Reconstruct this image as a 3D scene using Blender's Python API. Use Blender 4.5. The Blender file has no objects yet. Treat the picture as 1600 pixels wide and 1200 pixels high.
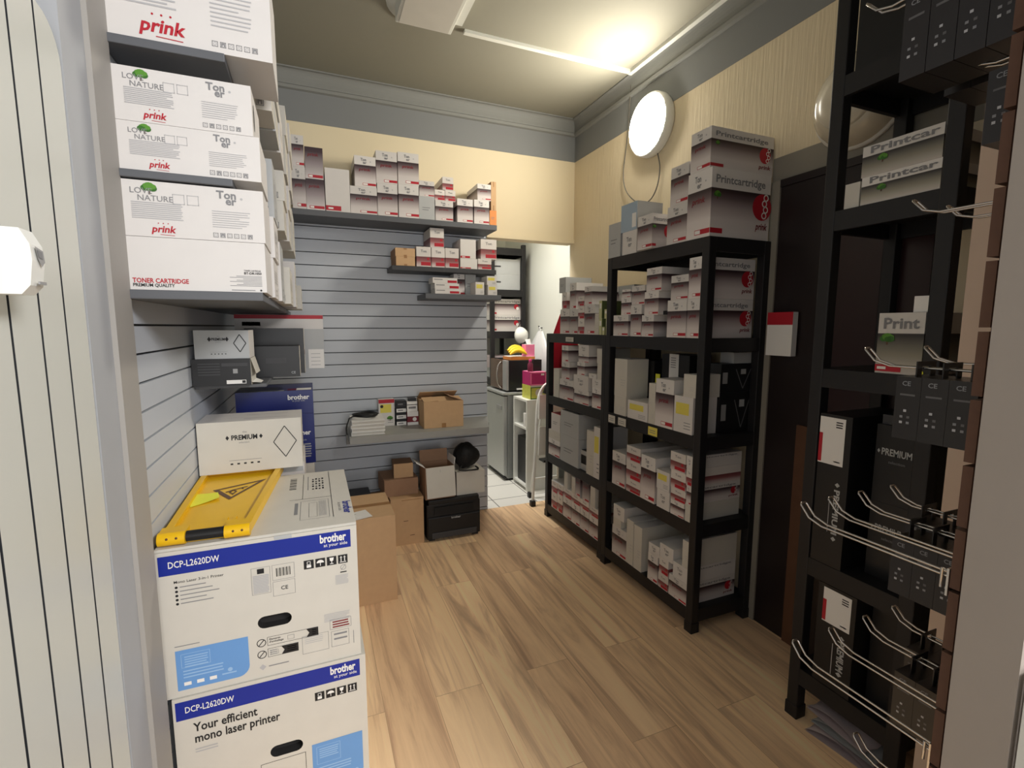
import bpy, math, random
from mathutils import Vector, Matrix
RN = random.Random(11)
scene = bpy.context.scene
COL = scene.collection
PI = math.pi

# ------------------------------------------------------------------ camera maths (1600 x 1200 frame)
FP, YAW, PITCH, ROLL = 757.615, 0.390611637, 0.117532817, -0.00159387
CAM = Vector((0, 0, 1.42))
_f = Vector((math.sin(YAW)*math.cos(PITCH), math.cos(YAW)*math.cos(PITCH), -math.sin(PITCH)))
_r = Vector((math.cos(YAW), -math.sin(YAW), 0)); _d = _f.cross(_r)
_c, _s = math.cos(ROLL), math.sin(ROLL)
CR, CD, CF = _c*_r + _s*_d, -_s*_r + _c*_d, _f

def on(u, v, x=None, y=None, z=None):
    """world point where the sight line through a pixel meets a plane of the room"""
    w = CR*((u-800)/FP) + CD*((v-600)/FP) + CF
    t = (x-CAM.x)/w.x if x is not None else (y-CAM.y)/w.y if y is not None else (z-CAM.z)/w.z
    return CAM + w*t

# ------------------------------------------------------------------ room constants
XL, XR, YB, ZC = -0.41, 1.95, 3.46, 2.985
XO = 1.22            # end of the slatted back wall, start of the opening
ZO = 2.072           # top of that opening
XBR, YBB = 2.12, 5.35  # kitchenette walls
YF = -3.2            # front room end

# ------------------------------------------------------------------ materials
def lin(c):
    return tuple(((x/255)/12.92 if x/255 <= .04045 else ((x/255+.055)/1.055)**2.4) for x in c) + (1,)
MATS = {}
def nodes(name):
    m = bpy.data.materials.new(name); m.use_nodes = True
    nt = m.node_tree; b = nt.nodes['Principled BSDF']
    return m, nt, b
def mat(name, rgb, rough=.6, metal=0, spec=.4, var=.06, scale=14, bump=0, emis=None, estr=0):
    if name in MATS: return MATS[name]
    m, nt, b = nodes(name)
    N, L = nt.nodes.new, nt.links.new
    tc = N('ShaderNodeTexCoord'); no = N('ShaderNodeTexNoise'); no.inputs['Scale'].default_value = scale
    no.inputs['Detail'].default_value = 4
    L(tc.outputs['Object'], no.inputs['Vector'])
    mx = N('ShaderNodeMix'); mx.data_type = 'RGBA'
    a = lin(rgb)
    mx.inputs['A'].default_value = tuple(min(1, x*(1-var)) for x in a[:3])+(1,)
    mx.inputs['B'].default_value = tuple(min(1, x*(1+var)) for x in a[:3])+(1,)
    L(no.outputs['Fac'], mx.inputs['Factor']); L(mx.outputs['Result'], b.inputs['Base Color'])
    b.inputs['Roughness'].default_value = rough; b.inputs['Metallic'].default_value = metal
    b.inputs['Specular IOR Level'].default_value = spec
    if bump:
        bp = N('ShaderNodeBump'); bp.inputs['Strength'].default_value = bump; bp.inputs['Distance'].default_value = .01
        L(no.outputs['Fac'], bp.inputs['Height']); L(bp.outputs['Normal'], b.inputs['Normal'])
    if emis:
        b.inputs['Emission Color'].default_value = lin(emis); b.inputs['Emission Strength'].default_value = estr
    MATS[name] = m
    return m

def ramp(nt, stops, interp='LINEAR'):
    r = nt.nodes.new('ShaderNodeValToRGB'); e = r.color_ramp; e.interpolation = interp
    while len(e.elements) > 1: e.elements.remove(e.elements[-1])
    e.elements[0].position = stops[0][0]; e.elements[0].color = lin(stops[0][1])
    for p, c in stops[1:]:
        k = e.elements.new(p); k.color = lin(c)
    return r

def print_mat(name, stops, rough=.45):
    """carton print that fades up the face (v of the face's own map)"""
    m, nt, b = nodes(name)
    N, L = nt.nodes.new, nt.links.new
    uv = N('ShaderNodeUVMap'); sp = N('ShaderNodeSeparateXYZ'); L(uv.outputs['UV'], sp.inputs['Vector'])
    r = ramp(nt, stops); L(sp.outputs['Y'], r.inputs['Fac'])
    oi = N('ShaderNodeObjectInfo'); mr = N('ShaderNodeMapRange')
    mr.inputs['To Min'].default_value = .84; mr.inputs['To Max'].default_value = 1.02
    L(oi.outputs['Random'], mr.inputs['Value'])
    hs = N('ShaderNodeHueSaturation'); L(mr.outputs['Result'], hs.inputs['Value']); L(r.outputs['Color'], hs.inputs['Color'])
    L(hs.outputs['Color'], b.inputs['Base Color'])
    b.inputs['Roughness'].default_value = rough
    MATS[name] = m
    return m

WHITE = mat('carton_white', (214, 210, 206), .5, var=.03)
CREAM = mat('carton_offwhite', (204, 200, 190), .55, var=.05)
PALE = mat('carton_pale_grey', (176, 178, 178), .5, var=.05)
TONER = print_mat('toner_print', [(0, (224, 218, 214)), (.26, (214, 206, 203)), (.42, (172, 160, 159)), (.56, (108, 92, 94)), (.66, (60, 42, 46)), (.705, (46, 30, 34)), (.71, (222, 218, 214)), (1, (222, 218, 214))])
DARKT = print_mat('dark_fade_print', [(0, (220, 214, 212)), (.15, (200, 192, 192)), (.5, (150, 138, 140)), (.86, (64, 42, 48)), (1, (52, 30, 36))])
SMALLT = print_mat('small_print', [(0, (216, 208, 204)), (.12, (200, 180, 178)), (.3, (150, 92, 92)), (.5, (112, 52, 56)), (.51, (222, 216, 210)), (1, (222, 216, 210))])
BLACKB = mat('carton_black', (26, 26, 28), .38, var=.12)
BLACKP = mat('black_plastic', (24, 24, 25), .42, var=.12)
RACKM = mat('rack_black', (27, 26, 28), .5, var=.12)
DARKG = mat('dark_grey', (60, 60, 62), .5)
BROWN = mat('cardboard', (200, 164, 124), .8, var=.07, scale=30)
BROWN2 = mat('cardboard_dull', (158, 124, 98), .85, var=.08, scale=30)
TAPE = mat('brown_tape', (160, 118, 74), .3)
RED = mat('print_red', (176, 28, 44), .5, var=.02)
DRED = mat('print_dark_red', (120, 26, 36), .5, var=.02)
INK = mat('print_black', (26, 26, 28), .55, var=.02)
GREYT = mat('print_grey', (128, 128, 130), .55, var=.02)
LGREYT = mat('print_light_grey', (176, 175, 176), .55, var=.02)
BLUE = mat('print_blue', (22, 42, 142), .4, var=.03)
LBLUE = mat('print_light_blue', (104, 152, 208), .45, var=.03)
PBLUE = mat('print_pale_blue', (150, 186, 224), .45, var=.03)
GREEN = mat('print_green', (84, 140, 44), .5, var=.15, scale=60)
GREEND = mat('print_dark_green', (52, 104, 34), .5, var=.15, scale=60)
YELLOW = mat('sign_yellow', (232, 184, 20), .35, var=.07, scale=10)
NOTE = mat('note_yellow', (236, 238, 74), .7, var=.02)
DNOTE = mat('label_yellow', (222, 208, 96), .7, var=.04)
CHROME = mat('chrome_wire', (196, 192, 188), .22, 1, var=.04)
SLAT = mat('slat_grey', (190, 195, 202), .42, var=.025, scale=3)
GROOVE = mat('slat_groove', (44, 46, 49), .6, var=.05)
SHELFG = mat('shelf_grey', (92, 94, 98), .5, var=.05)
COUNTER = mat('counter_grey', (154, 154, 150), .45, var=.05)
BEIGE = mat('wall_beige', (226, 212, 180), .75, var=.02, scale=2, bump=.05)
BEIGER = mat('wall_beige_ribbed', (222, 207, 176), .75, var=.02, scale=2)
GREYW = mat('wall_grey_blue', (126, 128, 128), .7, var=.03, scale=2)
CORN = mat('cornice_grey', (132, 133, 129), .7, var=.03, scale=2)
CEILM = mat('ceiling_paint', (142, 139, 125), .8, var=.03, scale=1.5, bump=.05)
GREYD = mat('wall_dull_grey', (138, 133, 122), .75, var=.03)
JAMB = mat('jamb_grey', (168, 170, 173), .6, var=.03)
JAMB2 = mat('jamb_warm_grey', (162, 158, 152), .6, var=.03)
JAMBR = mat('jamb_taupe', (158, 148, 138), .65, var=.03)
PVC = mat('door_white', (218, 219, 211), .38, var=.03, scale=2)
PLASTW = mat('plastic_white', (236, 236, 230), .3, var=.02)
LGREYP = mat('plastic_grey', (150, 150, 150), .4)
MDF = mat('mdf_edge', (92, 66, 52), .85, var=.16, scale=70)
DOORD = mat('door_dark', (34, 26, 26), .35, var=.15)
DOORW = mat('door_wood', (92, 62, 44), .5, var=.2, scale=18)
STEEL = mat('fridge_silver', (176, 178, 176), .35, .35, var=.03)
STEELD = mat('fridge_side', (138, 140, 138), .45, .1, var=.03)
MAGENTA = mat('magenta_print', (176, 36, 104), .5)
LIME = mat('green_yellow_print', (196, 196, 84), .5, var=.2, scale=40)
PGREEN = mat('pale_green_print', (196, 198, 150), .5, var=.06)
OLIVE = mat('olive_print', (78, 90, 52), .5, var=.1)
HAZEB = mat('dull_pale_blue', (158, 178, 196), .5)
HAZED = mat('dull_blue', (92, 116, 146), .5)
CLOTHR = mat('red_cloth', (196, 28, 52), .85, var=.06)
BAGW = mat('white_plastic_bag', (226, 226, 226), .35, var=.05)
BANANA = mat('banana_yellow', (238, 196, 40), .5, var=.08)
BANTIP = mat('banana_tip', (84, 64, 28), .7)
PINK = mat('pink_paper', (240, 130, 170), .6)
ORANGE = mat('orange_print', (224, 140, 70), .5)
BRONZE = mat('microwave_bronze', (92, 66, 52), .25, .2, var=.1)
PLUM = mat('plum', (110, 30, 60), .5)
GLASSY = mat('lamp_glass_unlit', (196, 186, 164), .14, 0, .6, var=.04)
PAPER = mat('paper_white', (232, 230, 226), .7, var=.02)
LILAC = mat('lilac_cloth', (184, 170, 172), .8, var=.1)
KBLUE = mat('navy_carton', (24, 36, 104), .3, var=.05)

def floor_mat():
    m, nt, b = nodes('laminate_oak'); N, L = nt.nodes.new, nt.links.new
    tc = N('ShaderNodeTexCoord'); mp = N('ShaderNodeMapping'); L(tc.outputs['Object'], mp.inputs['Vector'])
    mp.inputs['Rotation'].default_value = (0, 0, PI/2)
    br = N('ShaderNodeTexBrick'); L(mp.outputs['Vector'], br.inputs['Vector'])
    br.offset = .37; br.inputs['Scale'].default_value = 1
    br.inputs['Brick Width'].default_value = 1.24; br.inputs['Row Height'].default_value = .192
    br.inputs['Mortar Size'].default_value = .0011; br.inputs['Mortar Smooth'].default_value = .3
    br.inputs['Color1'].default_value = lin((200, 178, 140)); br.inputs['Color2'].default_value = lin((178, 150, 114))
    br.inputs['Mortar'].default_value = lin((150, 122, 90))
    # grain runs along the planks
    m2 = N('ShaderNodeMapping'); L(tc.outputs['Object'], m2.inputs['Vector']); m2.inputs['Scale'].default_value = (9, .62, 1)
    wv = N('ShaderNodeTexNoise'); wv.inputs['Scale'].default_value = 1.6; wv.inputs['Detail'].default_value = 5; wv.inputs['Distortion'].default_value = .9
    wv.inputs['Roughness'].default_value = .62
    # break the grain at each plank
    ad = N('ShaderNodeVectorMath'); ad.operation = 'ADD'
    sc = N('ShaderNodeVectorMath'); sc.operation = 'SCALE'; sc.inputs['Scale'].default_value = 30
    L(br.outputs['Color'], sc.inputs[0]); L(m2.outputs['Vector'], ad.inputs[0]); L(sc.outputs['Vector'], ad.inputs[1])
    L(ad.outputs['Vector'], wv.inputs['Vector'])
    r = ramp(nt, [(.30, (150, 116, 82)), (.42, (188, 158, 118)), (.52, (214, 192, 152)), (.68, (228, 210, 172)), (1, (234, 218, 184))])
    L(wv.outputs['Fac'], r.inputs['Fac'])
    mx = N('ShaderNodeMix'); mx.data_type = 'RGBA'; mx.blend_type = 'MULTIPLY'; mx.inputs['Factor'].default_value = .82
    L(br.outputs['Color'], mx.inputs['A']); L(r.outputs['Color'], mx.inputs['B'])
    hs = N('ShaderNodeHueSaturation'); hs.inputs['Value'].default_value = 2.5; hs.inputs['Saturation'].default_value = .78
    L(mx.outputs['Result'], hs.inputs['Color']); L(hs.outputs['Color'], b.inputs['Base Color'])
    b.inputs['Roughness'].default_value = .5; b.inputs['Specular IOR Level'].default_value = .3
    return m
def tile_mat():
    m, nt, b = nodes('white_floor_tiles'); N, L = nt.nodes.new, nt.links.new
    tc = N('ShaderNodeTexCoord'); br = N('ShaderNodeTexBrick'); L(tc.outputs['Object'], br.inputs['Vector'])
    br.offset = 0; br.inputs['Scale'].default_value = 1; br.inputs['Brick Width'].default_value = .33; br.inputs['Row Height'].default_value = .33
    br.inputs['Mortar Size'].default_value = .004
    br.inputs['Color1'].default_value = lin((244, 241, 234)); br.inputs['Color2'].default_value = lin((238, 235, 228)); br.inputs['Mortar'].default_value = lin((96, 92, 88))
    L(br.outputs['Color'], b.inputs['Base Color']); b.inputs['Roughness'].default_value = .3
    return m
def ribbed(m, freq=55):
    """fine vertical texture of the papered wall"""
    nt = m.node_tree; b = nt.nodes['Principled BSDF']; N, L = nt.nodes.new, nt.links.new
    tc = N('ShaderNodeTexCoord'); mp = N('ShaderNodeMapping'); mp.inputs['Scale'].default_value = (freq, freq, 3)
    no = N('ShaderNodeTexNoise'); no.inputs['Scale'].default_value = 1.5; no.inputs['Detail'].default_value = 3
    bp = N('ShaderNodeBump'); bp.inputs['Strength'].default_value = .5; bp.inputs['Distance'].default_value = .006
    L(tc.outputs['Object'], mp.inputs['Vector']); L(mp.outputs['Vector'], no.inputs['Vector']); L(no.outputs['Fac'], bp.inputs['Height'])
    L(bp.outputs['Normal'], b.inputs['Normal'])
ribbed(BEIGER)

# ------------------------------------------------------------------ mesh builder
class MB:
    def __init__(s): s.v, s.f, s.m, s.uv, s.ms, s.sm = [], [], [], [], [], []
    def mi(s, m):
        if m not in s.ms: s.ms.append(m)
        return s.ms.index(m)
    def face(s, pts, m, uv=None, smooth=False):
        b = len(s.v); s.v += [tuple(p) for p in pts]; s.f.append(tuple(range(b, b+len(pts)))); s.m.append(s.mi(m))
        s.uv += list(uv) if uv else [(0, 0)]*len(pts); s.sm.append(smooth)
    def box(s, x0, x1, y0, y1, z0, z1, m, side=None, top=None, back=None, bottom=None, skip=''):
        """m = face towards -y; side = the two x faces; corners are shared"""
        side = side or m; top = top or m; back = back or m; bottom = bottom or top
        b = len(s.v)
        s.v += [(x0, y0, z0), (x1, y0, z0), (x1, y1, z0), (x0, y1, z0), (x0, y0, z1), (x1, y0, z1), (x1, y1, z1), (x0, y1, z1)]
        for idx, mm, k in (((0, 1, 5, 4), m, 'f'), ((1, 2, 6, 5), side, 'r'), ((2, 3, 7, 6), back, 'k'), ((3, 0, 4, 7), side, 'l'), ((4, 5, 6, 7), top, 't'), ((3, 2, 1, 0), bottom, 'b')):
            if k in skip: continue
            s.f.append(tuple(b+i for i in idx)); s.m.append(s.mi(mm)); s.uv += [(0, 0), (1, 0), (1, 1), (0, 1)]; s.sm.append(False)
    def grid(s, rows, m, smooth=True, close=False):
        b = len(s.v); n = len(rows[0])
        for r in rows: s.v += [tuple(p) for p in r]
        for i in range(len(rows)-1):
            for j in range(n if close else n-1):
                k = (j+1) % n
                s.f.append((b+i*n+j, b+i*n+k, b+(i+1)*n+k, b+(i+1)*n+j)); s.m.append(s.mi(m)); s.uv += [(0, 0)]*4; s.sm.append(smooth)
    def cap(s, ring, m, flip=False):
        s.face(list(reversed(ring)) if flip else ring, m)
    def tube(s, path, r, m, n=8, caps=True):
        path = [Vector(p) for p in path]; rows = []
        up = Vector((0, 0, 1)); prev = None
        for i, p in enumerate(path):
            t = (path[min(i+1, len(path)-1)]-path[max(i-1, 0)]).normalized()
            a = prev - t*prev.dot(t) if prev else (up if abs(t.z) < .9 else Vector((1, 0, 0))).cross(t)
            if a.length < 1e-6: a = Vector((1, 0, 0)).cross(t)
            a.normalize(); prev = a; c = t.cross(a)
            rr = r[i] if isinstance(r, (list, tuple)) else r
            rows.append([p + a*math.cos(2*PI*k/n)*rr + c*math.sin(2*PI*k/n)*rr for k in range(n)])
        s.grid(rows, m, True, True)
        if caps: s.cap(rows[0], m, True); s.cap(rows[-1], m)
    def lathe(s, prof, m, n=32, mtx=None):
        rows = []
        for r, h in prof:
            rows.append([(mtx or Matrix()) @ Vector((r*math.cos(2*PI*k/n), r*math.sin(2*PI*k/n), h)) for k in range(n)])
        s.grid(rows, m, True, True)
    def build(s, name, parent=None, loc=None, rotz=0, bevel=0):
        me = bpy.data.meshes.new(name); me.from_pydata([tuple(p) for p in s.v], [], s.f)
        for m in s.ms: me.materials.append(m)
        me.polygons.foreach_set('material_index', s.m); me.polygons.foreach_set('use_smooth', s.sm)
        ul = me.uv_layers.new(name='UVMap'); ul.data.foreach_set('uv', [c for p in s.uv for c in p])
        me.update()
        o = bpy.data.objects.new(name, me); COL.objects.link(o)
        if parent: o.parent = parent
        if loc is not None: o.location = loc
        o.rotation_euler.z = rotz
        if bevel:
            bv = o.modifiers.new('bevel', 'BEVEL'); bv.width = bevel; bv.segments = 2; bv.limit_method = 'ANGLE'
        return o

def tag(o, label=None, cat=None, group=None, kind=None):
    if label: o['label'] = label
    if cat: o['category'] = cat
    if group: o['group'] = group
    if kind: o['kind'] = kind
    return o
def struct(name, mb, **k): return tag(mb.build(name, **k), kind='structure')
def empty(name, loc, label, cat, group=None, rotz=0):
    o = bpy.data.objects.new(name, None); COL.objects.link(o); o.location = loc; o.rotation_euler.z = rotz
    o.empty_display_size = .1
    return tag(o, label, cat, group)
def copy_tree(o, parent=None):
    c = o.copy(); COL.objects.link(c)
    if parent: c.parent = parent
    for ch in list(o.children): copy_tree(ch, c)
    return c

# ------------------------------------------------------------------ lettering
_TX = {}
def glyphs(txt, bold=0.0):
    k = (txt, bold)
    if k not in _TX:
        cu = bpy.data.curves.new('t', 'FONT'); cu.body = txt; cu.size = 1; cu.offset = bold; cu.resolution_u = 2; cu.fill_mode = 'FRONT'
        ob = bpy.data.objects.new('t', cu); me = ob.to_mesh()
        vs = [(v.co.x, v.co.y) for v in me.vertices]; fs = [tuple(p.vertices) for p in me.polygons]
        ob.to_mesh_clear(); bpy.data.objects.remove(ob); bpy.data.curves.remove(cu)
        _TX[k] = (vs, fs, max([p[0] for p in vs] or [0]), min([p[0] for p in vs] or [0]))
    return _TX[k]
CAPH = .69

class Face:
    """draws print on one face of a carton, (u, v) in metres from the face's lower left corner"""
    def __init__(s, mb, side, w, d, h, e=.0006):
        s.mb, s.k, s.w, s.d, s.h, s.e = mb, side, w, d, h, e
        s.W, s.H = {'front': (w, h), 'right': (d, h), 'left': (d, h), 'top': (w, d), 'back': (w, h)}[side]
    def P(s, u, v, lift=0):
        e = s.e + lift
        return {'front': lambda: (u-s.w/2, -e, v), 'right': lambda: (s.w/2+e, u, v), 'left': lambda: (-s.w/2-e, s.d-u, v),
                'top': lambda: (u-s.w/2, v, s.h+e), 'back': lambda: (s.w/2-u, s.d+e, v)}[s.k]()
    def poly(s, pts, m, lift=0): s.mb.face([s.P(u, v, lift) for u, v in pts], m)
    def rect(s, u0, v0, u1, v1, m, lift=0): s.poly([(u0, v0), (u1, v0), (u1, v1), (u0, v1)], m, lift)
    def frame(s, u0, v0, u1, v1, t, m, lift=.0002):
        s.rect(u0, v0, u1, v0+t, m, lift); s.rect(u0, v1-t, u1, v1, m, lift); s.rect(u0, v0, u0+t, v1, m, lift); s.rect(u1-t, v0, u1, v1, m, lift)
    def disc(s, u, v, r, m, lift=0, n=16, ry=None):
        s.poly([(u+r*math.cos(2*PI*i/n), v+(ry or r)*math.sin(2*PI*i/n)) for i in range(n)], m, lift)
    def ring(s, u, v, r, t, m, lift=.0002, n=20, a0=0, a1=2*PI):
        for i in range(n):
            a, b = a0+(a1-a0)*i/n, a0+(a1-a0)*(i+1)/n
            s.poly([(u+(r-t)*math.cos(a), v+(r-t)*math.sin(a)), (u+r*math.cos(a), v+r*math.sin(a)), (u+r*math.cos(b), v+r*math.sin(b)), (u+(r-t)*math.cos(b), v+(r-t)*math.sin(b))], m, lift)
    def line(s, u0, v0, u1, v1, t, m, lift=.0002):
        dx, dy = u1-u0, v1-v0; l = math.hypot(dx, dy) or 1; nx, ny = -dy/l*t/2, dx/l*t/2
        s.poly([(u0-nx, v0-ny), (u1-nx, v1-ny), (u1+nx, v1+ny), (u0+nx, v0+ny)], m, lift)
    def text(s, txt, u, v, h, m, bold=.0, shear=0, width=None, rot=0, lift=.0003, center=False):
        vs, fs, mx, mn = glyphs(txt, bold); k = h/CAPH; kx = width/max(mx, 1e-6) if width else k
        c, sn = math.cos(rot), math.sin(rot); off = -mx*kx/2 if center else 0
        b = len(s.mb.v)
        for x, y in vs:
            X, Y = x*kx+shear*y*k+off, y*k
            s.mb.v.append(s.P(u+X*c-Y*sn, v+X*sn+Y*c, lift))
        mi = s.mb.mi(m)
        for f in fs:
            s.mb.f.append(tuple(b+i for i in f)); s.mb.m.append(mi); s.mb.uv += [(0, 0)]*len(f); s.mb.sm.append(False)
        return mx*kx
    def lines(s, u0, v1, u1, n, step, t, m, ragged=.15):
        for i in range(n):
            s.rect(u0, v1-i*step-t, u1-(u1-u0)*ragged*RN.random()*(1 if i % 4 == 3 else .25), v1-i*step, m, .0003)
    def tree(s, u, v, r):
        s.rect(u-r*.12, v-r*1.0, u+r*.12, v-r*.4, DOORW, .0001)
        for dx, dy, q, mm in ((-.5, -.1, .55, GREEND), (.45, -.15, .55, GREEND), (0, .15, .7, GREEN), (-.35, .2, .45, GREEN), (.5, .12, .42, GREEN), (.1, -.2, .5, GREEND)):
            s.disc(u+dx*r, v+dy*r, q*r, mm, .0002+.0001*RN.random(), 12, q*r*.8)
    def icons(s, u, v, a, n, gap, dark=(1, 5)):
        for i in range(n):
            x = u+i*(a+gap); s.frame(x, v, x+a, v+a, a*.1, GREYT)
            if i in dark:
                s.rect(x+a*.18, v+a*.18, x+a*.82, v+a*.82, GREYT, .0002); s.rect(x+a*.42, v+a*.1, x+a*.58, v+a*.5, WHITE, .0004)
            else: s.ring(x+a/2, v+a/2, a*.28, a*.08, LGREYT, n=10)
    def prink(s, u, v, h, m=RED):
        w = s.text('prink', u, v, h, m, bold=.028, shear=.22)
        s.line(u+w*.35, v-h*.34, u+w*.95, v-h*.42, h*.07, m)
        for q in (.3, .5, .7): s.disc(u+w*q, v+h*1.35, h*.09, m, n=8)
        return w
    def toner(s, u, v, h, m=GREYT):
        s.text('Ton', u, v, h, m, bold=.03); s.text('er', u+h*1.05, v-h*.8, h, m, bold=.03)
        s.disc(u+h*3.0, v+h*.1, h*.18, LGREYT, n=6)
    def lover(s, u, v, h):
        w = s.text('LOVE', u, v, h, GREYT, .004); s.text('NATURE', u+h*1.1, v-h*1.25, h, GREYT, .004)
        s.tree(u+w*.88, v+h*1.15, h*1.25)
        for q in (0, 1): s.frame(u+h*6.6+q*h*2.3, v-h*1.5, u+h*8.5+q*h*2.3, v+h*.3, h*.1, LGREYT)

def thing_box(name, w, d, h, mats, loc, rotz, label, cat, group=None, bevel=0):
    mb = MB(); mb.box(-w/2, w/2, 0, d, 0, h, *mats)
    return tag(mb.build(name, loc=loc, rotz=rotz, bevel=bevel), label, cat, group)

# ------------------------------------------------------------------ kinds of small carton
LOOK = {'T': 'dark-fade toner carton', 'D': 'dark unbanded toner carton', 'W': 'plain white carton', 'R': 'white carton with red strip',
        'S': 'small red-white carton', 'K': 'black carton', 'B': 'brown cardboard carton', 'G': 'green and white carton', 'U': 'pale blue carton',
        'P': 'pale grey carton', 'Y': 'white carton with yellow label', 'O': 'orange carton', 'X': 'white carton with red top', 'Q': 'white carton with lettered front', 'L': 'flat red-ended carton'}
KIND = {'T': 'toner_carton', 'D': 'toner_carton', 'W': 'white_carton', 'R': 'white_carton', 'S': 'cartridge_carton', 'K': 'black_carton', 'B': 'cardboard_carton', 'G': 'green_carton',
        'U': 'blue_carton', 'P': 'grey_carton', 'Y': 'white_carton', 'O': 'orange_carton', 'X': 'white_carton', 'Q': 'white_carton', 'L': 'white_carton'}
BODY = {'T': (TONER, TONER, WHITE), 'D': (DARKT, DARKT, WHITE), 'W': (CREAM, CREAM, WHITE), 'R': (WHITE, WHITE, WHITE), 'S': (SMALLT, SMALLT, WHITE), 'K': (BLACKB, BLACKB, BLACKB),
        'B': (BROWN, BROWN2, BROWN), 'G': (PGREEN, OLIVE, CREAM), 'U': (HAZEB, PALE, HAZED), 'P': (PALE, PALE, PALE), 'Y': (WHITE, WHITE, WHITE), 'O': (ORANGE, BROWN, ORANGE),
        'X': (WHITE, WHITE, RED), 'Q': (WHITE, WHITE, WHITE), 'L': (WHITE, WHITE, WHITE)}
def carton(style, w, d, h, loc, rotz, label, cat='carton', group=None, sides=(), big=False):
    o = thing_box(KIND[style], w, d, h, BODY[style], loc, rotz, label, cat, group)
    lab, let = MB(), MB()
    F = Face(lab, 'front', w, d, h); T = Face(let, 'front', w, d, h)
    if style == 'T':
        F.rect(w*.36, h*.05, w*.99, h*.125, RED); F.rect(w*.38, h*.06, w*.6, h*.115, PAPER, .0002)
        T.text('Ton', w*.3, h*.84, h*.09, GREYT, .03, width=w*.26); T.text('er', w*.4, h*.75, h*.08, GREYT, .03, width=w*.18); T.disc(w*.75, h*.83, min(w, h)*.03, LGREYT)
        m3 = MB(); Face(m3, 'front', w, d, h).text('prink', w*.2, h*.52, h*.09, DRED, .02, .2, width=w*.55); m3.build('brand_lettering', o)
    elif style == 'D':
        F.rect(w*.16, h*.04, w*.97, h*.13, RED); F.rect(w*.19, h*.055, w*.4, h*.115, PAPER, .0002)
        T.text('prink', w*.15, h*.72, h*.1, DRED, .02, .2, width=w*.6)
    elif style == 'R':
        F.rect(0, h*.02, w*.62, h*.13, RED); F.rect(w*.1, h*.05, w*.3, h*.09, PAPER, .0002)
    elif style == 'S':
        F.rect(w*.3, h*.06, w*.98, h*.24, RED); F.disc(w*.8, h*.4, min(w, h)*.09, RED)
        T.text('Ton', w*.3, h*.72, h*.13, GREYT, .02, width=w*.4)
    elif style == 'W':
        for q in range(3): T.rect(w*.5, h*(.3+.07*q), w*(.8+.05*q), h*(.31+.07*q), LGREYT)
    elif style == 'Y':
        F.rect(w*.1, h*.5, w*.8, h*.82, DNOTE)
        for q in range(3): T.rect(w*.55, h*(.12+.08*q), w*.9, h*(.14+.08*q), GREYT)
    elif style == 'K':
        if w > .05: T.rect(w*.2, h*.42, w*.62, h*.47, DARKG); T.rect(w*.2, h*.34, w*.5, h*.37, DARKG)
    elif style == 'B':
        F.rect(w*.42, 0, w*.58, h*.18, TAPE); F.rect(w*.42, h*.82, w*.58, h, TAPE)
    elif style == 'G':
        F.rect(w*.2, h*.55, w*.8, h*.85, PAPER)
    elif style == 'Q':
        T.text('Ton', w*.3, h*.55, h*.2, GREYT, .02, width=w*.35); T.text('er', w*.42, h*.32, h*.2, GREYT, .02, width=w*.25)
    elif style == 'U':
        F.rect(w*.7, h*.1, w*.95, h*.6, PAPER)
    elif style == 'L':
        F.rect(w*.6, h*.1, w*.98, h*.55, RED); T.rect(w*.05, h*.6, w*.4, h*.75, GREYT)
    elif style in 'PXO':
        T.rect(w*.2, h*.5, w*.7, h*.53, GREYT); T.rect(w*.2, h*.4, w*.6, h*.43, GREYT)
    slab_, slet = MB(), MB()
    for sd in sides:
        A = Face(slab_, sd, w, d, h); B = Face(slet, sd, w, d, h)
        if style in 'TWQ':
            B.text('Printcartridge', d*.06, h*.79, h*.11, GREYT, .02, width=d*.84)
        if style == 'T':
            A.rect(0, h*.05, d*.2, h*.125, RED)
            m3 = MB(); B3 = Face(m3, sd, w, d, h); B3.text('prink', d*.76, h*.16, h*.1, DRED, .025, .2, width=d*.2); m3.build('brand_lettering', o)
            m3 = MB(); B3 = Face(m3, sd, w, d, h); B3.disc(d*.86, h*.5, h*.2, RED, 0, 20)
            for q in range(4): B3.ring(d*.9+.008*(q % 2), h*(.38+.09*q), h*.055, h*.02, PAPER, .0004, 12)
            m3.build('round_logo', o)
            m3 = MB(); B3 = Face(m3, sd, w, d, h); B3.tree(d*.1, h*.62, h*.07); m3.build('tree_logo', o)
        if style == 'K':
            B.line(d*.45, h*.8, d*.68, h*.1, .004, GREYT); B.line(d*.91, h*.8, d*.68, h*.1, .004, GREYT); B.rect(d*.6, h*.62, d*.76, h*.8, PALE)
            A.rect(d*.05, h*.3, d*.2, h*.7, LGREYP)
    if lab.f: lab.build('printed_label', o)
    if let.f: let.build('lettering', o)
    if slab_.f: slab_.build('side_label', o)
    if slet.f: slet.build('side_lettering', o)
    return o

ORD = 'first second third fourth fifth sixth seventh eighth ninth tenth eleventh twelfth thirteenth fourteenth'.split()
def level_word(i, n):
    if n == 1: return ''
    if i == 0: return 'bottom of '
    if i == n-1: return 'top of '
    return ['', 'second up in ', 'third up in ', 'fourth up in '][i]

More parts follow.
